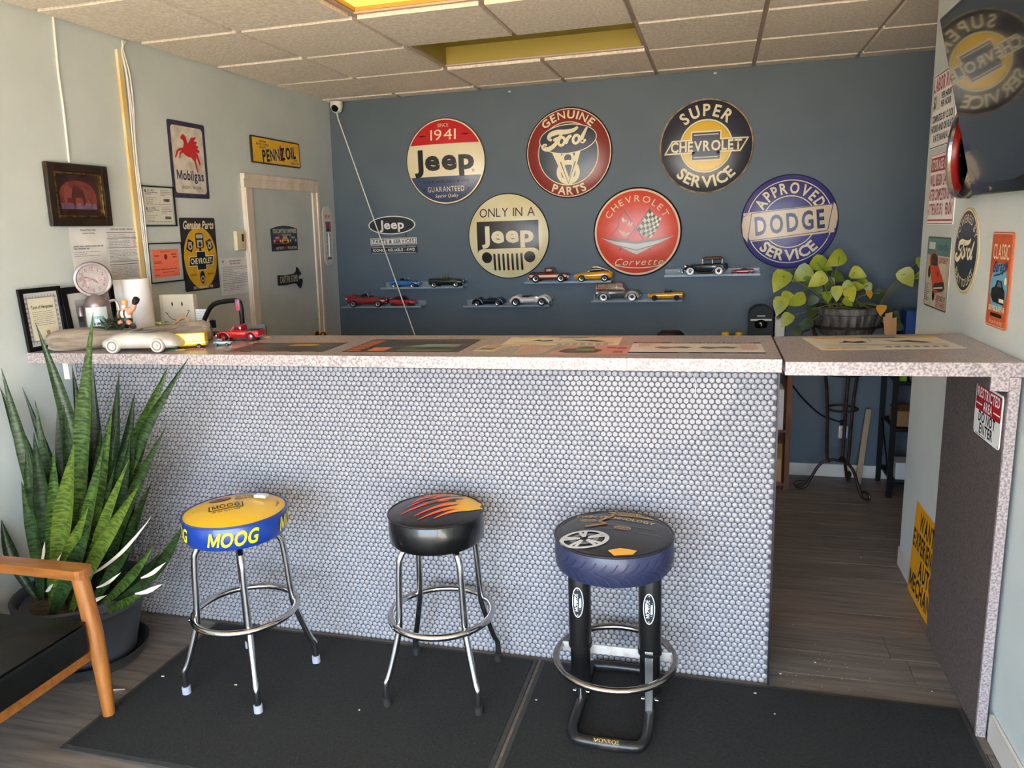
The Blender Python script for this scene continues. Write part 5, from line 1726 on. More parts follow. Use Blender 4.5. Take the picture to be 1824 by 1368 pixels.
T, L = put('F', 1214, 1295); model_car('model_car', 'black vintage model touring car with brown soft top', T, L, 'vintage', '#2b3236', flip=True, white=True, wr=.09)
T, L = put('F', 1301, 1342); model_car('model_car', 'small crimson model convertible on the highest clear shelf', T, L, 'convertible', '#a01c34', flip=True)

# ------------------------------------------------------------------ things on the counter
gc = 'toy vehicles on the counter'
# big silver racer
def on_ct(px, py):
    return at(px, py, Z=CTZ)
a = on_ct(203, 629); b = on_ct(288, 625)
L0 = .33
t = thing('model_car', 'large pale silver model racing car beside the driftwood', 'model car', TR(-.085, -2.6, CTZ, .14), gc)
SILV = M('chipped_silver', '#d5d1cb', .38, .25, col2='#bcb3a8', scale=14, ramp=(.45, .75))
st = [(-.5, .06, .13, .4), (-.47, .045, .165, .75), (-.35, .04, .225, 1.02), (-.2, .04, .25, 1.04), (-.02, .04, .255, 1.0), (.12, .04, .25, 1.0), (.3, .04, .225, 1.02), (.44, .045, .18, .82), (.5, .06, .12, .45)]
MB().loft([(x * L0, 0, zb * L0, zt * L0, hw * .065) for x, zb, zt, hw in st], 18, 2.8).build('body', SILV, t)
MB().lathe([(.0, .0), (.03, .0), (.036, .006), (.04, .002)], 22, Matrix.Translation((.02, 0, .252 * L0)) @ Matrix.Diagonal((1.3, 1, .8, 1))).build('cockpit', M('cockpit_shade', '#6e6a66', .6), t)
MB().add([(-.03, -.045, .25 * L0), (-.03, .045, .25 * L0), (-.012, .03, .29 * L0), (-.012, -.03, .29 * L0)], [(0, 1, 2, 3)]).build('windscreen', SILV, t)
for x0 in (-.3, .3):
    for s in (-1, 1):
        o = MB().lathe([(.0, -.012), (.028, -.012), (.030, -.006), (.030, .006), (.027, .010)], 24, TR(x0 * L0, s * .06, .031, 0, PI / 2 if s < 0 else -PI / 2)).build('wheel', SILV, t)
        MB().lathe([(.0215, .0102), (.02, .0125), (.017, .0125), (.0155, .0102)], 24, TR(x0 * L0, s * .06, .031, 0, PI / 2 if s < 0 else -PI / 2), cap=False).build('rim_ring', M('rim_shade', '#8d867e', .4, .3), o)
        MB().lathe([(.007, .010), (.006, .014), (0, .0145)], 14, TR(x0 * L0, s * .06, .031, 0, PI / 2 if s < 0 else -PI / 2)).build('hub', SILV, o)
# driftwood planter log
t = thing('driftwood_planter', 'weathered grey driftwood log planter lying along the counter', 'planter', TR(-.243, -2.485, CTZ, .5))
rn = random.Random(4)
DRW = M('driftwood', '#9f9182', .9, col2='#6c5f52', scale=10, detail=8, stretch=(1, 6, 6), ramp=(.3, .7), bump=.6, bscale=24)
lv, lf = [], []
K, n = 22, 14
for i in range(K + 1):
    u = i / K
    x = -.33 + .66 * u
    r = (.052 + .01 * math.sin(u * 9) + (.008 if .8 < u < .97 else 0)) * (.8 if i in (0, K) else 1)
    for j in range(n):
        a_ = 2 * PI * j / n
        rr_ = r * (1 + .08 * math.sin(3 * a_ + i * .7) + rn.uniform(-.03, .03))
        lv.append((x + rn.uniform(-.004, .004), rr_ * .85 * math.cos(a_), max(.0, .043 + rr_ * .82 * math.sin(a_))))
for i in range(K):
    for j in range(n):
        lf.append((i * n + j, i * n + (j + 1) % n, (i + 1) * n + (j + 1) % n, (i + 1) * n + j))
lf += [tuple(range(n - 1, -1, -1)), tuple(K * n + j for j in range(n))]
MB().add(lv, lf, True).build('log', DRW, t)
SUC = M('succulent', '#232c20', .5, col2='#34402a', scale=20)
for k in range(34):
    a_ = rn.uniform(0, 2 * PI)
    el_ = rn.uniform(.15, 1.2)
    l = rn.uniform(.05, .085)
    b0 = Vector((-.07 + rn.uniform(-.03, .03), rn.uniform(-.01, .01), .082))
    d = Vector((math.cos(a_) * math.cos(el_), math.sin(a_) * math.cos(el_), math.sin(el_)))
    MB().tube([b0, b0 + d * l * .5 + Vector((0, 0, .004)), b0 + d * l], [.0055, .0045, .0006], 5).build('succulent_leaf', SUC, t)
SPR = M('sprout', '#8d9a4e', .5)
for k in range(6):
    a_ = k * 1.05
    b0 = Vector((.13, 0, .085))
    MB().add([b0, b0 + Vector((math.cos(a_) * .02, math.sin(a_) * .02, .018)), b0 + Vector((math.cos(a_) * .035, math.sin(a_) * .035, .012)), b0 + Vector((math.cos(a_ + .6) * .02, math.sin(a_ + .6) * .02, .012))], [(0, 1, 2, 3)]).build('sprout_leaf', SPR, t)
MB().tube(spline([(.17, 0, .085), (.19, .005, .1), (.21, .0, .115), (.235, -.005, .112), (.245, -.01, .085)], 5), [.006, .006, .006, .006, .005] + [.005] * 16, 7).build('twig', M('twig', '#a07a56', .8), t)

# wrestler figurine sitting on the log
fg = thing('toy_figure', 'small blond muscle man toy in white vest and black boots raising one fist', 'toy', TR(-.27, -2.472, CTZ + .083, -.15))
bm_v = [(0, 0, .03), (0, 0, .055), (0, 0, .078), (0, 0, .09),               # pelvis, chest, neck
        (-.026, 0, .072), (-.04, -.006, .052), (-.03, -.022, .036),            # near arm, bent on hip
        (.026, 0, .074), (.05, -.004, .082), (.066, -.004, .108),              # raised arm
        (-.014, -.006, .024), (-.008, -.034, .026), (.02, -.04, .016),         # legs, bent
        (.014, -.006, .024), (.036, -.02, .022), (.058, -.026, .012)]
bm_e = [(0, 1), (1, 2), (2, 3), (2, 4), (4, 5), (5, 6), (2, 7), (7, 8), (8, 9), (0, 10), (10, 11), (11, 12), (0, 13), (13, 14), (14, 15)]
bm_r = [.017, .022, .018, .009, .013, .012, .010, .013, .012, .011, .013, .012, .009, .013, .012, .009]
me = bpy.data.meshes.new('body')
me.from_pydata(bm_v, bm_e, [])
o = obj('body', me, fg)
me.materials.append(M('toy_skin', '#d99a7c', .5))
o.modifiers.new('skin', 'SKIN').use_smooth_shade = True
for i, r_ in enumerate(bm_r):
    me.skin_vertices[0].data[i].radius = (r_, r_)
me.skin_vertices[0].data[0].use_root = True
o.modifiers.new('sub', 'SUBSURF').levels = 2
hd = MB().lathe([(0, -.016), (.009, -.014), (.0135, -.004), (.0135, .006), (.009, .014), (0, .0165)], 16, TR(0, -.003, .106)).build('head', MATS['toy_skin'], fg)
MB().lathe([(.0142, .004), (.0135, .010), (.008, .0165), (0, .0185)], 14, TR(0, -.0015, .106)).build('hair', ink('#e0a848'), hd)
MB().lathe([(.011, 0), (.0105, -.008), (.006, -.015), (0, -.017)], 12, TR(0, -.007, .099)).build('beard', ink('#e8e0d0'), hd)
for s in (-1, 1):
    MB().lathe([(.0016, 0), (0, .0012)], 6, Matrix.Translation((s * .005, -.0165, .108)) @ Matrix.Rotation(PI / 2, 4, 'X')).build('eye', INKB, hd)
MB().lathe([(.022, .03), (.0235, .045), (.026, .06), (.024, .072), (.012, .08)], 18, Matrix.Diagonal((1, .95, 1, 1))).build('vest', ink('#e3e0da'), fg)
for s in (-1, 1):
    MB().tube([(s * .016, -.022, .04), (s * .015, -.026, .06), (s * .013, -.02, .078)], .003, 6).build('strap', INKB, fg)
MB().lathe([(.021, .02), (.0225, .03), (.0235, .042), (.022, .046)], 18).build('trunks', ink('#2a3328'), fg)
MB().loft([(-.014, 0, -.009, .009, .010), (0, 0, -.013, .013, .013), (.016, 0, -.012, .012, .012)], 12, 3, Matrix.Translation((.0715, -.004, .116)) @ Matrix.Rotation(-.9, 4, 'Y')).build('glove', INKB, fg)
MB().loft([(-.014, 0, -.009, .009, .010), (0, 0, -.011, .011, .012), (.014, 0, -.009, .009, .010)], 12, 3, Matrix.Translation((-.024, -.028, .03))).build('glove', INKB, fg)
MB().loft([(-.014, 0, -.01, .01, .011), (0, 0, -.012, .011, .012), (.02, 0, -.012, .004, .011)], 12, 3, Matrix.Translation((.026, -.042, .014))).build('boot', INKB, fg)
MB().loft([(-.014, 0, -.01, .01, .011), (0, 0, -.012, .011, .012), (.02, 0, -.012, .004, .011)], 12, 3, Matrix.Translation((.064, -.028, .012)) @ Matrix.Rotation(-.5, 4, 'Z')).build('boot', INKB, fg)

# yellow truck, red pickup, small grey blue car
t = model_car('model_car', 'bright yellow toy van with white lettering behind the silver racer', TR(.07, -2.515, CTZ, .42), .15, 'pickup', '#e9c81e', gc, wid=.2, wr=.06, flip=True)
MB().box((-.012, 0, .04), (.122, .056, .042), bev=.004).build('box_body', PAINT('#e9c81e'), t)
t = model_car('model_car', 'glossy red toy pickup with black running boards on the counter', TR(.165, -2.285, CTZ, .2), .2, 'pickup', '#b8141c', gc, round=True, wr=.085, hub=PAINT('#b8141c'), flip=True)
model_car('model_car', 'tiny grey blue toy car in front of the red pickup', TR(.175, -2.435, CTZ, .3), .072, 'coupe', '#9db0b4', gc)
# coloured pencils / cards beside the silver racer
for i, (c, lab) in enumerate((('#3d8a4a', 'green'), ('#d8a82a', 'amber'), ('#a83a30', 'dull red'))):
    MB().box((0, 0, .002 + i * .0002), (.075, .018, .004), bev=.001).build('coloured_stick', ink(c), None, label='flat %s stick lying beside the silver racer' % lab, cat='stick', group='flat coloured sticks on the counter',
        T=TR(.055 + i * .035, -2.58 + i * .012, CTZ, .35 + i * .1))

# frames leaning on the wall behind
def lean(y, z, w, h, off0=.03):
    z0 = CTZ + .001
    o0 = Vector((xl(z0) + off0, y, z0))
    tp = Vector((xl(z0 + h) + .012, y, z0 + h))
    u = (tp - o0).normalized()
    return basis(o0 + u * h / 2, (0, 1, 0), u, Vector((0, 1, 0)).cross(u))
t, P = framed('certificate_frame', 'black framed cream certificate with scroll border leaning on the pale wall', lean(-2.60, 0, .215, .275), .215, .268, .02, BLACK, ink('#d9d6cf', .3))
P.rect(-.082, -.105, .082, .105, ink('#8b8c99', .4), 'border', 1)
for k in range(40):
    q = k / 40 * 4
    e, f_ = int(q), q - int(q)
    x, yv = ((-.078 + .156 * f_, .101), (.078, .101 - .202 * f_), (.078 - .156 * f_, -.101), (-.078, -.101 + .202 * f_))[e]
    P.poly(ell(x, yv, .007, .007, 8), ink('#c9cad2', .4), 'border', 2)
P.rect(-.068, -.09, .068, .09, ink('#e2dcc4', .4), 'paper', 3)
P.text('Town of Hempstead', 0, .045, .014, INKB, w=.11, layer=4)
P.lines(-.055, -.03, .055, .035, 8, ink('#8a8778'), seed=2, fill=.25, layer=4)
P.ring(.01, -.06, .0, .01, ink('#a88a5a'), 'seal', 4, 16)
P.build(t)
t, P = framed('photo_frame', 'wide black frame with white mount and a grey street photograph', lean(-2.34, 0, .3, .26, .04), .31, .262, .03, BLACK, ink('#d5d3d0', .3))
P.rect(-.085, -.075, .095, .07, ink('#6b6a6c', .4), 'photo', 1)
P.rect(-.085, .03, .095, .07, ink('#a5a5a6', .4), 'photo', 2)
for k in range(5):
    P.rect(-.08 + k * .034, -.03, -.055 + k * .034, .04 - .01 * (k % 2), ink('#3d3c3e', .4), 'photo', 3)
P.rect(-.085, -.075, .095, -.05, ink('#8e8d8e', .4), 'photo', 3)
P.build(t)
t, P = framed('photo_frame', 'black frame with a brick red licence card behind the paper roll', lean(-2.085, 0, .2, .25, .05), .21, .245, .02, BLACK, ink('#c7634c', .4))
P.lines(-.07, -.08, .07, .09, 9, ink('#8c3f30'), seed=3, fill=.25)
P.build(t)
# gas pump clock
t = thing('pump_clock', 'pewter petrol pump shaped desk clock with round dial', 'clock', TR(-.49, -2.4, CTZ, .62))
PEW = M('pewter_rose', '#8d8080', .3, .5, col2='#776a6a', scale=12)
MB().lathe([(.062, 0), (.062, .014), (.056, .02)], 28).build('base', PEW, t)
MB().lathe([(.054, .02), (.055, .18), (.05, .2), (.03, .218), (.022, .228)], 28).build('body', PEW, t)
P = Print(None, .02, lambda x, y, o: ((.0555 + o) * math.sin(x / .055), -(.0555 + o) * math.cos(x / .055), y))
P.rect(-.048, .06, .048, .17, M('pale_panel', '#c5ccc8', .4), 'panel', 1)
P.rect(-.02, .07, .03, .13, ink('#7fa3ab'), 'print', 2)
P.rect(-.008, .085, .012, .12, ink('#e6ebe8'), 'print', 3)
P.rect(-.012, .09, .02, .1, ink('#3d6b78'), 'print', 4)
P.build(t)
hdT = Matrix.Translation((0, 0, .293)) @ Matrix.Rotation(PI / 2, 4, 'X')
MB().lathe([(.0, -.02), (.07, -.02), (.078, -.01), (.08, .008), (.076, .02), (.066, .022), (.064, .012)], 36, hdT, cap=False).build('bezel', PEW, t)
MB().lathe([(.066, .012), (.0, .012)], 32, hdT).build('dial', ink('#cfc6c2', .7), t)
dl = Print(None, None, lambda x, y, o: (x, -.0125 - o, .293 + y))
for k in range(12):
    a_ = PI / 2 - k * PI / 6
    dl.text(str(k or 12), .048 * math.cos(a_), .048 * math.sin(a_) - .008, .016, ink('#8a3a38'), bold=0, layer=2, part='numeral')
dl.text('GAS', 0, -.006, .013, ink('#b0504c'), w=.075, layer=1, bold=0)
dl.line([(0, 0), (-.03, .012)], .003, INKB, 'hand', 3)
dl.line([(0, 0), (.02, -.016)], .004, INKB, 'hand', 3)
dl.build(t)
MB().tube(spline([(.055, 0, .19), (.08, 0, .19), (.09, 0, .14), (.082, 0, .07), (.07, 0, .03), (.056, 0, .03)], 5), .006, 8).build('hose', M('pewter_hose', '#b0a8a4', .3, .6), t)
MB().lathe([(.014, 0), (.014, .04), (.01, .045)], 14, TR(-.068, 0, .13)).build('nozzle_cup', PEW, t)
# paper roll
t = thing('paper_roll', 'upright white paper roll standing behind the toy figure', 'paper roll', TR(-.44, -2.2, CTZ))
MB().lathe([(.018, .002), (.062, .0), (.063, .28), (.018, .282), (.017, .28), (.017, .004)], 36).build('roll', PAPER, t)
MB().add([(.062 * math.cos(a_), .062 * math.sin(a_), z_) for z_ in (.0, .28) for a_ in (-2.2, -2.35)] + [(-.06, -.075, 0), (-.06, -.075, .28)], [(0, 1, 3, 2), (1, 4, 5, 3)]).build('loose_sheet', PAPER, t)
# grey metal box lid with a smile drawn on it
T = basis((-.315, -2.09, CTZ + .098), (1, .12, 0), (0, .03, 1), Vector((1, .12, 0)).cross(Vector((0, .03, 1))))
t = thing('metal_box', 'flat beige metal box with a smiling face drawn on it', 'box', T)
MB().box((0, 0, -.02), (.18, .194, .04), bev=.004).build('body', M('beige_metal', '#c6bda9', .5, col2='#bab19d', scale=6), t)
P = Print(lambda x, y: .0003)
for s in (-.022, .03):
    P.poly(ell(s, .05, .0045, .011, 14), INKB, 'eye', 1)
P.line(spline([(-.055, .005), (-.03, -.022), (.008, -.03), (.04, -.018), (.062, .012)], 6), .003, INKB, 'smile', 1)
P.line([(-.062, .011), (-.048, .003)], .003, INKB, 'smile', 1)
P.line([(.055, .019), (.07, .013)], .003, INKB, 'smile', 1)
P.rect(-.075, -.095, -.073, .095, ink('#a39a86'), 'seam', 1)
P.build(t)
T = basis((-.2, -2.065, CTZ + .06), (1, .1, 0), (0, .05, 1), Vector((1, .1, 0)).cross(Vector((0, .05, 1))))
t = thing('note_slip', 'small white note slip propped beside the beige metal box', 'paper', T)
MB().box((0, 0, 0), (.07, .118, .002)).build('sheet', PAPER, t)
P = Print(lambda x, y: .0015)
P.lines(-.028, .0, .028, .05, 6, ink('#8b8b90'), seed=3, fill=.25)
P.build(t)
# black curved arch stand
t = thing('arch_stand', 'black padded arch stand with a small coloured charm and clip', 'stand', TR(0, -2.115, CTZ))
arch = spline([(-.16, 0, .0), (-.15, 0, .06), (-.118, 0, .115), (-.085, 0, .146), (-.04, 0, .158), (.03, 0, .164), (.058, 0, .156), (.064, 0, .11), (.06, 0, .0)], 6)
MB().tube(arch, .0115, 10).build('arch', BLACK, t)
MB().box((-.05, 0, .007), (.25, .08, .012), bev=.003).build('foot_plate', BLACK, t)
MB().box((.058, -.014, .145), (.022, .012, .055), bev=.004).build('charm', M('charm_foil', '#7a6c9a', .3, col2='#c23a3a', scale=60, ramp=(.45, .55)), t)
MB().box((-.085, -.02, .055), (.03, .01, .036), T=TR(0, 0, 0, ry=.0), bev=.003).build('clip', BLACK, t)
MB().tube([(-.085, -.02, .05), (-.1, -.03, .02), (-.11, -.03, .012)], .002, 6).build('clip_wire', BLACK, t)
MB().prism([(-.05, 0), (.05, 0), (.05, .045), (.02, .05), (-.045, .02)], -.006, .006, TR(.115, -2.09, CTZ, .2, PI / 2)).build('bracket_tool', M('grey_metal', '#6f7478', .45, .4), None,
    label='grey metal bracket standing beside the arch stand', cat='bracket')
MB().box((.25, -2.21, CTZ + .003), (.03, .012, .006), bev=.002).build('wood_chip', M('chip', '#d2a25a', .6), None, label='small tan wood chip on the countertop behind the first dark poster', cat='chip')


# ------------------------------------------------------------------ printed posters laid on the countertop
def on_top(c, w, d, rot, z=CTZ + .0006):
    return TR(c[0], c[1], z, rot)


def poster(label, c, w, d, rot, base, r=.004, z=CTZ + .0004):
    t = thing('counter_poster', label, 'poster', TR(c[0], c[1], z, rot), 'printed posters on the countertop')
    MB().prism(rrect(w, d, r), 0, .0006).build('sheet', base, t)
    return t, Print(lambda x, y: .0007, eps=.00025)


DKP = M('poster_dark', '#3a3833', .3)
OR = ink('#d9772c', .3)
t, P = poster('dark brown poster with orange edge lines near the toy vehicles', (.52, -2.478), .43, .25, .06, DKP)
P.rect(-.21, .112, .21, .12, OR, 'print', 1)
P.poly(ell(.05, .05, .07, .03, 24), ink('#b89a2c', .3), 'print', 1)
P.lines(-.2, -.08, .2, .03, 5, ink('#5a5346', .3), seed=2, fill=.5)
for k in range(4):
    P.rect(-.21 + k * .11, -.122, -.15 + k * .11, -.108, OR, 'print', 1)
P.build(t)
t, P = poster('dark poster with orange side lettering and a green landscape photo', (1.055, -2.41), .48, .335, .035, DKP)
for k in range(7):
    P.rect(-.23, -.15 + k * .042, -.17, -.125 + k * .042, OR, 'print', 1)
P.lines(-.12, .11, .2, .15, 2, ink('#a07a3c', .3), seed=5)
P.poly([(-.02, -.14), (.2, -.14), (.2, .0), (-.0, .0)], ink('#5d6b3c', .3), 'photo', 1)
P.poly([(.0, -.04), (.2, -.04), (.2, .02), (.05, .03)], ink('#8d98a0', .3), 'photo', 2)
P.poly([(.04, -.08), (.12, -.06), (.19, -.08), (.19, -.1), (.04, -.1)], ink('#2b2a28', .3), 'photo', 3)
P.line([(-.02, -.14), (.2, -.14)], .006, ink('#c9c4a8', .3), 'photo', 3)
P.rect(-.14, -.15, -.07, -.06, OR, 'print', 2)
P.build(t)
t, P = poster('little cream and tan sticker between the dark poster and the yellow chart', (1.395, -2.465), .085, .15, -.1, ink('#dcd2b4', .3))
P.rect(-.03, .01, .03, .06, ink('#c58a4a', .3), 'print', 1)
P.rect(-.03, -.05, .03, -.0, ink('#6f6a58', .3), 'print', 1)
P.build(t)


def chart(t, P, w, d):
    YE = ink('#e2ac28', .3)
    P.rect(-w * .42, d * .36, w * .49, d * .47, YE, 'print', 1)
    P.rect(-w * .06, d * .37, w * .2, d * .46, ink('#3b3426', .3), 'print', 2)
    for k in range(3):
        P.rect(-w * .44 + k * .1 * w, -d * .43, -w * .36 + k * .1 * w, -d * .36, YE, 'print', 1)
    P.line([(-w * .04, d * .1), (-w * .03, d * .3)], .003, INKB, 'print', 1)
    P.line([(-w * .42, -d * .14), (w * .45, -d * .14)], .004, INKB, 'print', 1)
    P.line([(-w * .4, -d * .22), (w * .45, -d * .22)], .004, ink('#4a5a80', .3), 'print', 1)
    P.poly([(-w * .3, .0), (-w * .26, d * .06), (-w * .22, d * .2), (-w * .18, d * .08), (-w * .1, d * .16), (-w * .08, d * .02), (-w * .16, -d * .02), (-w * .22, d * .03)], INKB, 'emblem', 1)
    P.poly([(w * .06, d * .2), (w * .14, d * .12), (w * .24, d * .16), (w * .34, d * .04), (w * .38, -d * .03), (w * .3, -d * .06), (w * .2, d * .04), (w * .12, d * .06)], INKB, 'emblem', 1)
    for k in range(7):
        P.rect(-w * .02 + k * .065 * w, -d * .38, w * .02 + k * .065 * w, -d * .29, ink('#56607a', .3), 'print', 1)


t, P = poster('cream chart with yellow header and part drawings on the main counter', (1.645, -2.285), .465, .235, .05, ink('#e6dcc6', .3))
chart(t, P, .465, .235)
P.build(t)
t, P = poster('cream chart with yellow header and part drawings on the counter flap', (2.82, -2.245), .48, .3, .12, ink('#e6dcc6', .3), z=CTZ - .0056)
chart(t, P, .48, .3)
P.build(t)
t, P = poster('pink and grey poster with an engine drawing at the counter front edge', (1.72, -2.51), .43, .24, .04, ink('#cf9a90', .3), z=CTZ + .0012)
P.poly([(-.215, -.12), (-.215, .12), (-.03, .12), (-.08, -.12)], ink('#9aa098', .3), 'print', 1)
P.poly([(-.2, -.105), (-.2, .105), (-.06, .105), (-.1, -.105)], ink('#c9ab9c', .3), 'print', 2)
P.lines(-.19, -.09, -.08, .09, 5, ink('#b3897c', .3), seed=3, layer=3)
P.poly([(-.04, -.04), (-.02, .03), (.02, .04), (.03, .08), (.08, .08), (.09, .03), (.12, .0), (.1, -.06), (.0, -.07)], ink('#4d5348', .3), 'emblem', 2)
P.rect(.02, -.02, .09, .03, ink('#8d9440', .3), 'emblem', 3)
for x0, y0 in ((.13, .06), (.17, .05), (.16, -.04)):
    P.rect(x0, y0 - .02, x0 + .035, y0 + .02, ink('#b8463c', .3), 'print', 2)
P.rect(.02, -.1, .2, -.09, ink('#d8b23c', .3), 'print', 2)
P.rect(-.215, -.12, .215, -.112, ink('#7a7a78', .3), 'print', 3)
P.build(t)
t, P = poster('white parts poster with black top and bottom bars near the flap joint', (2.17, -2.435), .47, .262, .02, ink('#e2dad0', .3), z=CTZ + .0012)
P.rect(-.235, .105, .235, .131, INKB, 'print', 1)
P.rect(-.235, -.131, .235, -.1, INKB, 'print', 1)
P.text('DESIGNED FOR THE REPAIR ENVIRONMENT', .06, .112, .013, WHITE, w=.3, layer=3)
P.rect(-.22, .11, -.13, .126, ink('#a83a30', .3), 'print', 2)
for x0 in (-.08, .08):
    P.poly([(x0 - .07, .0), (x0 - .05, .03), (x0 - .01, .015), (x0 + .03, .035), (x0 + .07, .01), (x0 + .05, -.02), (x0, -.01), (x0 - .03, -.03)], ink('#7d6f70', .3), 'emblem', 1)
P.lines(-.21, .03, -.16, .08, 3, ink('#c98a6a', .3), seed=1)
P.lines(.16, -.05, .22, .08, 6, ink('#c98a6a', .3), seed=2)
for k in range(3):
    P.rect(-.06 + k * .08, -.12, -.02 + k * .08, -.11, ink('#b8b4ac', .3), 'print', 2)
P.build(t)
# ------------------------------------------------------------------ behind the counter
# fluted planter on an iron stand
PX_, PY_ = 3.03, -.14
IRON = M('dark_iron', '#2a211d', .45, .4, col2='#40322a', scale=14)
t = thing('plant_stand', 'tall dark iron plant stand with scrolled feet by the blue wall', 'plant stand', TR(PX_, PY_, 0))
for k in range(3):
    a = -PI / 2 + .62 + k * 2 * PI / 3
    d = Vector((math.cos(a), math.sin(a), 0))
    up_ = [d * .205 + Vector((0, 0, 1.09)), d * .17 + Vector((0, 0, .99)), d * .115 + Vector((0, 0, .8)), d * .088 + Vector((0, 0, .55)), d * .078 + Vector((0, 0, .25)), d * .06 + Vector((0, 0, .19))]
    lg = MB().tube(spline([tuple(p) for p in up_], 6), .011, 8).build('leg', IRON, t)
    ft = [d * .0 + Vector((0, 0, .2)), d * .06 + Vector((0, 0, .205)), d * .12 + Vector((0, 0, .17)), d * .165 + Vector((0, 0, .09)), d * .195 + Vector((0, 0, .03)), d * .225 + Vector((0, 0, .012)),
          d * .258 + Vector((0, 0, .02)), d * .262 + Vector((0, 0, .042)), d * .235 + Vector((0, 0, .055)), d * .21 + Vector((0, 0, .05))]
    MB().tube(spline([tuple(p) for p in ft], 5), .010, 8).build('foot_scroll', IRON, lg)
for z, r in ((1.09, .212), (.78, .112), (.55, .092)):
    MB().tube([(r * math.cos(2 * PI * i / 32), r * math.sin(2 * PI * i / 32), z) for i in range(32)], .008, 8, closed=True).build('hoop', IRON, t)
for s in (-1, 1):
    MB().tube(spline([(s * .215, 0, 1.06), (s * .26, 0, 1.04), (s * .255, 0, 1.0), (s * .22, 0, .985)], 5), .007, 8).build('side_scroll', IRON, t)
t = thing('potted_vine', 'yellow green arrowhead vine in a fluted grey metal planter', 'plant', TR(PX_, PY_, 0))
n, K = 60, 9
prof = [(.06, .985), (.10, .99), (.15, 1.04), (.185, 1.09), (.2, 1.14), (.205, 1.165), (.215, 1.17), (.222, 1.205), (.21, 1.21)]
lv, lf = [], []
for i, (r, z) in enumerate(prof):
    for j in range(n):
        a = 2 * PI * j / n
        q = r * (1 + (.022 * math.cos(a * 30) if 1 < i < 6 else 0))
        lv.append((q * math.cos(a), q * math.sin(a), z))
for i in range(len(prof) - 1):
    for j in range(n):
        lf.append((i * n + j, i * n + (j + 1) % n, (i + 1) * n + (j + 1) % n, (i + 1) * n + j))
lf.append(tuple(range(n - 1, -1, -1)))
MB().add(lv, lf, True).build('planter', M('fluted_zinc', '#8b8580', .45, .5, col2='#4a4644', scale=30, stretch=(1, 1, .25), ramp=(.35, .65)), t)
MB().lathe([(.209, 1.195), (0, 1.2)], 24).build('soil', MATS['soil'], t)
VL = [M('vine_leaf_0', '#97a02a', .4, col2='#7a8a22', scale=9), M('vine_leaf_1', '#aeae36', .4, col2='#8f9a2a', scale=9), M('vine_leaf_2', '#5d6d26', .45, col2='#4a5a20', scale=9), M('vine_leaf_3', '#38471f', .5, col2='#2c3a1a', scale=9), M('vine_leaf_4', '#c08a22', .5)]
STEM = M('vine_stem', '#6b6a3a', .6)
rn = random.Random(12)
arrow = [(0, -.02), (.16, -.28), (.36, -.2), (.42, .05), (.32, .35), (.14, .62), (0, .8)]


def vine_leaf(px, py, s_px, m, Y, ang=None):
    c = at(px, py, Y=Y)
    L = s_px / 5.067 * (c - CAM).length / F_PX * 1.05
    to_cam = (CAM - c).normalized()
    n_ = (to_cam + Vector((rn.uniform(-.5, .5), 0, rn.uniform(-.1, .7)))).normalized()
    an = ang if ang is not None else rn.uniform(-1.5, 1.5) + PI
    u0 = n_.orthogonal().normalized()
    x_ = Vector((1, 0, 0)) - n_ * n_.x
    x_.normalize()
    y_ = n_.cross(x_)
    d = x_ * math.sin(an) + y_ * math.cos(an)
    e = n_.cross(d)
    base = c - d * L * .25
    v = []
    mid = []
    for k, (a, b) in enumerate(arrow):
        fold = .22 * a
        v.append(base + d * b * L + e * a * L + n_ * fold * L * .6 - n_ * b * b * L * .18)
        mid.append(base + d * b * L - n_ * b * b * L * .18)
    w = []
    for k, (a, b) in enumerate(arrow):
        w.append(base + d * b * L - e * a * L + n_ * .22 * a * L * .6 - n_ * b * b * L * .18)
    N_ = len(arrow)
    vs = [q - Vector((PX_, PY_, 0)) for q in v + mid + w]
    f = []
    for k in range(N_ - 1):
        f.append((k, k + 1, N_ + k + 1, N_ + k))
        f.append((N_ + k, N_ + k + 1, 2 * N_ + k + 1, 2 * N_ + k))
    lf_ = MB().add(vs, f, True).build('leaf', VL[m], t)
    return base - Vector((PX_, PY_, 0)), lf_


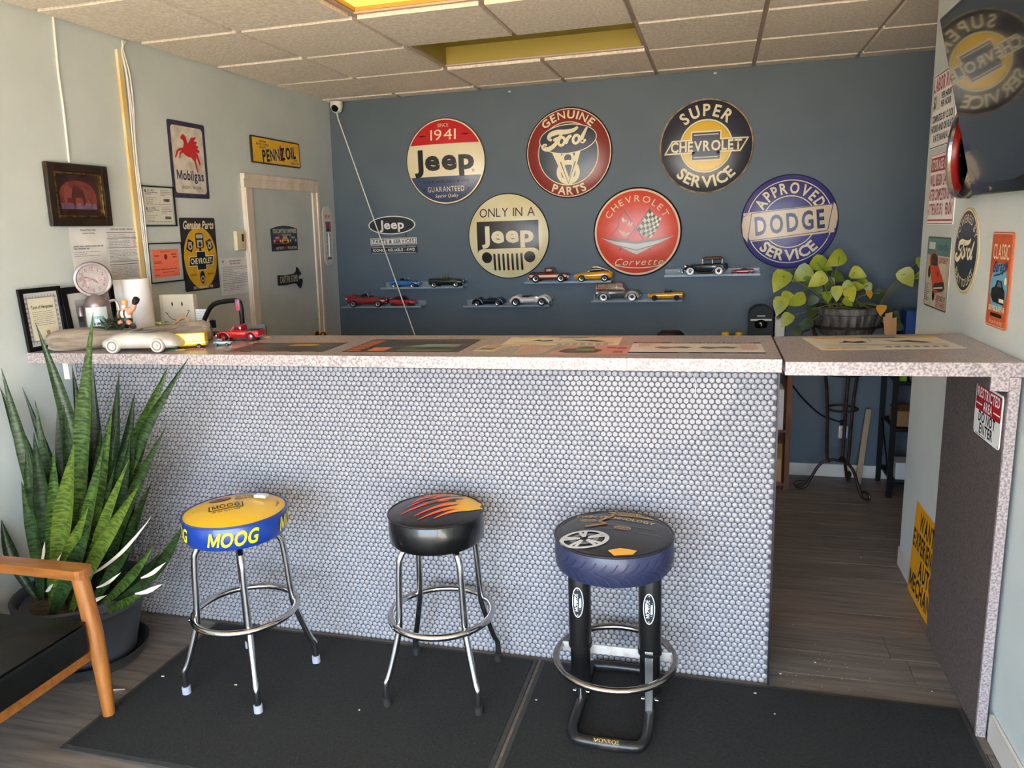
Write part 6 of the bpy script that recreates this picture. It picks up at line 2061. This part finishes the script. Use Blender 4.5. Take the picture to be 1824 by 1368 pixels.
crop = lambda x, y: (1320 + x / 5.067, 430 + y / 5.067)
for x, y, s, m, Y, root in ((350, 360, 185, 1, -.2, 0), (545, 300, 165, 0, -.12, 0), (730, 210, 165, 0, -.1, 0), (850, 165, 160, 1, -.14, 0), (685, 355, 150, 1, -.24, 0), (880, 325, 120, 2, -.08, 0), (1058, 290, 125, 1, -.16, 0),
                            (425, 495, 110, 1, -.22, 0), (350, 585, 150, 1, -.26, 0), (495, 535, 150, 0, -.28, 0), (405, 715, 125, 0, -.3, 0), (865, 470, 115, 1, -.28, 0), (990, 480, 125, 1, -.32, 0), (950, 415, 105, 0, -.26, 0),
                            (1050, 410, 105, 1, -.22, 0), (800, 385, 100, 2, -.14, 0), (780, 500, 95, 0, -.26, 0), (970, 550, 90, 0, -.33, 0), (1230, 490, 100, 3, -.22, 0), (600, 385, 115, 2, -.14, 0), (1500, 330, 150, 1, -.2, 1),
                            (1615, 190, 80, 0, -.18, 1), (1605, 310, 80, 1, -.16, 1), (590, 735, 105, 3, -.3, 0), (1395, 685, 90, 3, -.22, 0), (1400, 775, 90, 3, -.25, 0), (1265, 620, 90, 4, -.33, 0), (1160, 480, 65, 4, -.3, 0),
                            (1335, 640, 80, 3, -.26, 0), (640, 540, 100, 3, -.28, 0), (640, 640, 110, 3, -.32, 0), (700, 430, 100, 2, -.2, 0), (1110, 370, 90, 0, -.1, 0), (1150, 420, 80, 0, -.12, 0), (510, 820, 100, 3, -.24, 0), (740, 300, 90, 2, -.08, 0)):
    px, py = crop(x, y)
    b, lf_ = vine_leaf(px, py, s, m, Y)
    r0 = Vector((rn.uniform(-.12, .12), rn.uniform(-.12, .05), 1.2))
    if root:
        r0 = Vector((.17, -.02, 1.2))
    mid = (b + r0) / 2 + Vector((0, 0, .03))
    MB().tube(spline([tuple(r0), tuple(mid), tuple(b)], 5), .0032, 5).build('stem', STEM, lf_)
for lx, z0 in ((.2, 1.16), (.225, 1.13), (.205, 1.1), (.19, 1.14)):
    MB().add([(lx - .02, -.19 + rn.uniform(-.02, .02), z0 + .02), (lx + .018, -.2, z0 + .03), (lx + .02, -.21, z0 - .08), (lx - .005, -.215, z0 - .12)], [(0, 1, 2, 3)]).build('dry_leaf', M('dry_leaf', '#b58a5c', .8), t)

# wooden crate shelf with boxes
t = thing('crate_shelf', 'rustic open wooden shelf unit beside the counter opening', 'shelf', TR(2.47, -.03, 0))
CW = M('crate_wood', '#7c4a26', .6, col2='#5c331a', scale=8, detail=6, stretch=(6, 6, 1), ramp=(.3, .7))
for sx in (-1, 1):
    for sy in (-1, 1):
        MB().box((sx * .235, sy * .15, .39), (.032, .032, .78)).build('post', CW, t)
for z, w in ((.79, .53), (.4, .44), (.035, .44)):
    MB().box((0, 0, z), (w, .36 if z > .7 else .33, .018)).build('board', CW, t)
MB().box((.235, 0, .74), (.02, .27, .06)).build('side_rail', CW, t)
MB().box((2.627, -.1, .545), (.09, .2, .27), bev=.002).build('white_carton', M('carton_white', '#dcdbe2', .5), None, label='tall white carton on the middle board of the wooden shelf', cat='box')
P = Print(None, None, lambda x, y, o: (2.627 + x, -.2005 - o, .545 + y))
P.text('B L P', 0, -.02, .012, ink('#44444c'), w=.04)
P.rect(-.045, .085, .045, .087, ink('#a8a8b0'), 'print', 1)
P.build(bpy.data.objects['white_carton'])
MB().box((2.61, -.09, .18), (.13, .2, .27), bev=.002).build('cardboard_box', M('cardboard', '#9c7650', .8, col2='#8c6844', scale=6), None, label='brown cardboard box on the lowest board of the wooden shelf', cat='box')
P = Print(None, None, lambda x, y, o: (2.61 + x, -.1905 - o, .18 + y))
P.rect(.02, -.12, .06, .03, ink('#b8916a'), 'print', 1)
P.line([(.0, .04), (.0, -.1)], .006, ink('#6a4a30'), 'print', 1)
P.build(bpy.data.objects['cardboard_box'])
# coffee machine and yellow cups on top
t = thing('coffee_machine', 'black dome-topped coffee machine with side water tank', 'coffee machine', TR(2.52, -.06, .8))
MB().box((0, 0, .012), (.15, .17, .024), bev=.005).build('base', BLACK, t)
arcp = [(-.075, 0), (.075, 0), (.075, .35)] + [(.075 * math.cos(a), .35 + .06 * math.sin(a)) for a in np.linspace(0, PI, 18)][1:-1] + [(-.075, .35)]
MB().prism(arcp, -.07, .07, Matrix.Translation((0, .01, 0)) @ Matrix.Rotation(PI / 2, 4, 'X')).build('body', M('machine_black', '#070708', .45, spec=.2), t)
MB().lathe([(.0, 0), (.035, .0), (.04, .02), (.035, .04), (.012, .05)], 20, Matrix.Translation((0, -.065, .27)) @ Matrix.Rotation(0, 4, 'X')).build('spout', BLACKG, t)
MB().box((0, -.0615, .345), (.05, .004, .008)).build('logo', M('grey_print', '#8c8c90', .4), t)
MB().box((0, -.062, .32), (.13, .006, .012)).build('seam', BLACKG, t)
MB().box((.118, .02, .2), (.07, .12, .37), bev=.006).build('water_tank', M('smoke_tank', '#2a323a', .15), t)
MB().box((.118, .02, .392), (.085, .13, .012), bev=.003).build('tank_lid', BLACK, t)
for x_, lb in ((2.3, 'yellow mug nearer the counter middle behind the counter'), (2.385, 'yellow mug beside the black coffee machine')):
    t = thing('mug', lb, 'mug', TR(x_, -.08, .8), 'yellow mugs on the wooden shelf')
    MB().lathe([(.02, 0), (.023, .004), (.025, .1), (.024, .232), (.021, .232), (.02, .01), (0, .008)], 20).build('cup', ink('#e0b41e'), t)
    MB().tube(spline([(.023, 0, .17), (.034, 0, .165), (.036, 0, .105), (.024, 0, .095)], 4), .004, 6).build('handle', ink('#e0b41e'), t)

# black wire rack with goods, partly behind the wall end
t = thing('metal_rack', 'black metal shelving rack half hidden behind the wall end', 'rack', TR(3.645, -.07, 0))
for sx in (-1, 1):
    for sy in (-1, 1):
        MB().box((sx * .33, sy * .17, .52), (.028, .028, 1.04)).build('post', BLACK, t)
for z in (.1, .44, .735, 1.02):
    MB().box((0, 0, z), (.64, .34, .018), bev=.003).build('shelf', BLACK, t)
MB().tube([(-.33, -.16, .1), (-.33, .16, .44)], .005, 6).build('brace', BLACK, t)
g1 = lambda nm, c, d, m, lb, ct_: MB().box(c, d, bev=.002).build(nm, m, None, label=lb, cat=ct_)
g1('green_carton', (3.36, -.15, .815), (.05, .08, .14), M('lime_card', '#7ea02c', .5), 'lime green carton on the upper shelf of the black rack', 'box')
t2 = thing('flower_pot', 'small pot of pale pink flowers beside the lime green carton', 'flowers', TR(3.425, -.16, .745))
MB().lathe([(.018, 0), (.026, .045), (.023, .045), (.0, .04)], 16).build('pot', ink('#5a6b7c'), t2)
for k in range(7):
    a = k * .9
    MB().lathe([(0, -.012), (.012, -.004), (.014, .004), (0, .01)], 8, TR(.018 * math.cos(a) * (k > 0), .018 * math.sin(a) * (k > 0), .07 + .006 * (k % 3))).build('blossom', ink('#d8b4a8'), t2)
g1('folded_carton', (3.42, -.1, .505), (.16, .2, .1), MATS['cardboard'], 'folded cardboard carton on the middle shelf of the black rack', 'box')
g1('white_parcel', (3.42, -.13, .165), (.13, .14, .11), M('parcel_white', '#ded9dc', .5), 'white parcel box on the bottom shelf of the black rack', 'box')
g1('blue_bin', (3.40, -.14, 1.105), (.09, .14, .15), M('blue_plastic', '#23458c', .4), 'blue plastic bin on top of the black rack', 'bin')
g1('leaning_stick', (0, 0, 0), (.035, .012, .5), M('raw_slat', '#a08a70', .7), 'bare wooden stick leaning between the baseboard and black rack', 'stick')
bpy.data.objects['leaning_stick'].matrix_world = TR(3.20, .03, .255, 0, -.22, .12)

# plug adapter and cord on the blue wall
t = thing('plug_adapter', 'white plug-in adapter with a blue light on the blue wall', 'adapter', on_back(3.085, .325))
MB().box((0, 0, .02), (.06, .09, .04), bev=.008).build('body', WHITEP, t)
MB().lathe([(.01, 0), (.009, .003), (0, .0035)], 14, TR(.012, -.022, .04)).build('indicator', M('blue_led', '#3a3ae0', .3, emis=1.5), t)
P = Print(lambda x, y: .0402)
P.text('ON', 0, .012, .012, ink('#c05050'), w=.035)
P.build(t)
MB().box((0, .062, .012), (.04, .034, .024), bev=.004).build('plug', BLACK, t)
pts = [(2.735, YB - .02, .66), (2.82, YB - .012, .55), (2.93, YB - .012, .445), (3.02, YB - .014, .405), (3.07, YB - .018, .39)]
MB().tube(spline(pts, 5), .006, 8).build('power_cord', BLACK, None, label='black power cord sagging across the blue wall to the adapter', cat='cord')

# desk behind the counter with a crumpled plastic bag, and an office chair
t = thing('work_desk', 'low white work desk behind the counter', 'desk', TR(.95, -1.75, 0))
MB().box((0, 0, .735), (1.3, .5, .03), bev=.003).build('desktop', M('desk_white', '#c9c6c0', .5), t)
for sx in (-1, 1):
    for sy in (-1, 1):
        MB().box((sx * .61, sy * .21, .36), (.04, .04, .72)).build('leg', STEEL, t)
bv, bf = [], []
rn = random.Random(9)
for i in range(13):
    for j in range(9):
        u, w = i / 12 * 2 - 1, j / 8 * 2 - 1
        h = max(0, 1 - u * u) ** .5 * max(0, 1 - w * w) ** .5
        bv.append((u * .19, w * .14, h * .5 * (.93 + .07 * math.sin(5 * u + 3 * w)) + rn.uniform(-.008, .008) * h + .002))
for i in range(12):
    for j in range(8):
        bf.append((i * 9 + j, (i + 1) * 9 + j, (i + 1) * 9 + j + 1, i * 9 + j + 1))
MB().add(bv, bf, True, TR(1.05, -1.78, .75)).build('plastic_bag', M('bag_white', '#c9ced2', .3), None, label='crumpled white plastic bag just showing over the countertop', cat='bag')
t = thing('office_chair', 'black office chair whose headrest just shows behind the counter', 'chair', TR(2.03, -1.55, 0))
MB().lathe([(0, 1.245), (.04, 1.243), (.062, 1.228), (.066, 1.2), (.05, 1.17)], 24, Matrix.Diagonal((1.05, .6, 1, 1))).build('headrest', BLACK, t)
MB().box((0, .02, .9), (.42, .06, .58), bev=.025).build('backrest', BLACK, t)
MB().box((0, .26, .5), (.48, .46, .08), bev=.03).build('seat', BLACK, t)
MB().lathe([(.03, .08), (.03, .46)], 16, TR(0, .26, 0)).build('column', BLACK, t)
for k in range(5):
    a = k * 2 * PI / 5
    MB().tube([(0, .26, .1), (.27 * math.cos(a), .26 + .27 * math.sin(a), .06)], [.024, .016], 10).build('base_arm', BLACK, t)
    MB().lathe([(.012, -.012), (.03, -.012), (.03, .012), (.012, .012)], 14, TR(.27 * math.cos(a), .26 + .27 * math.sin(a), .03, a, PI / 2)).build('caster', BLACK, t)
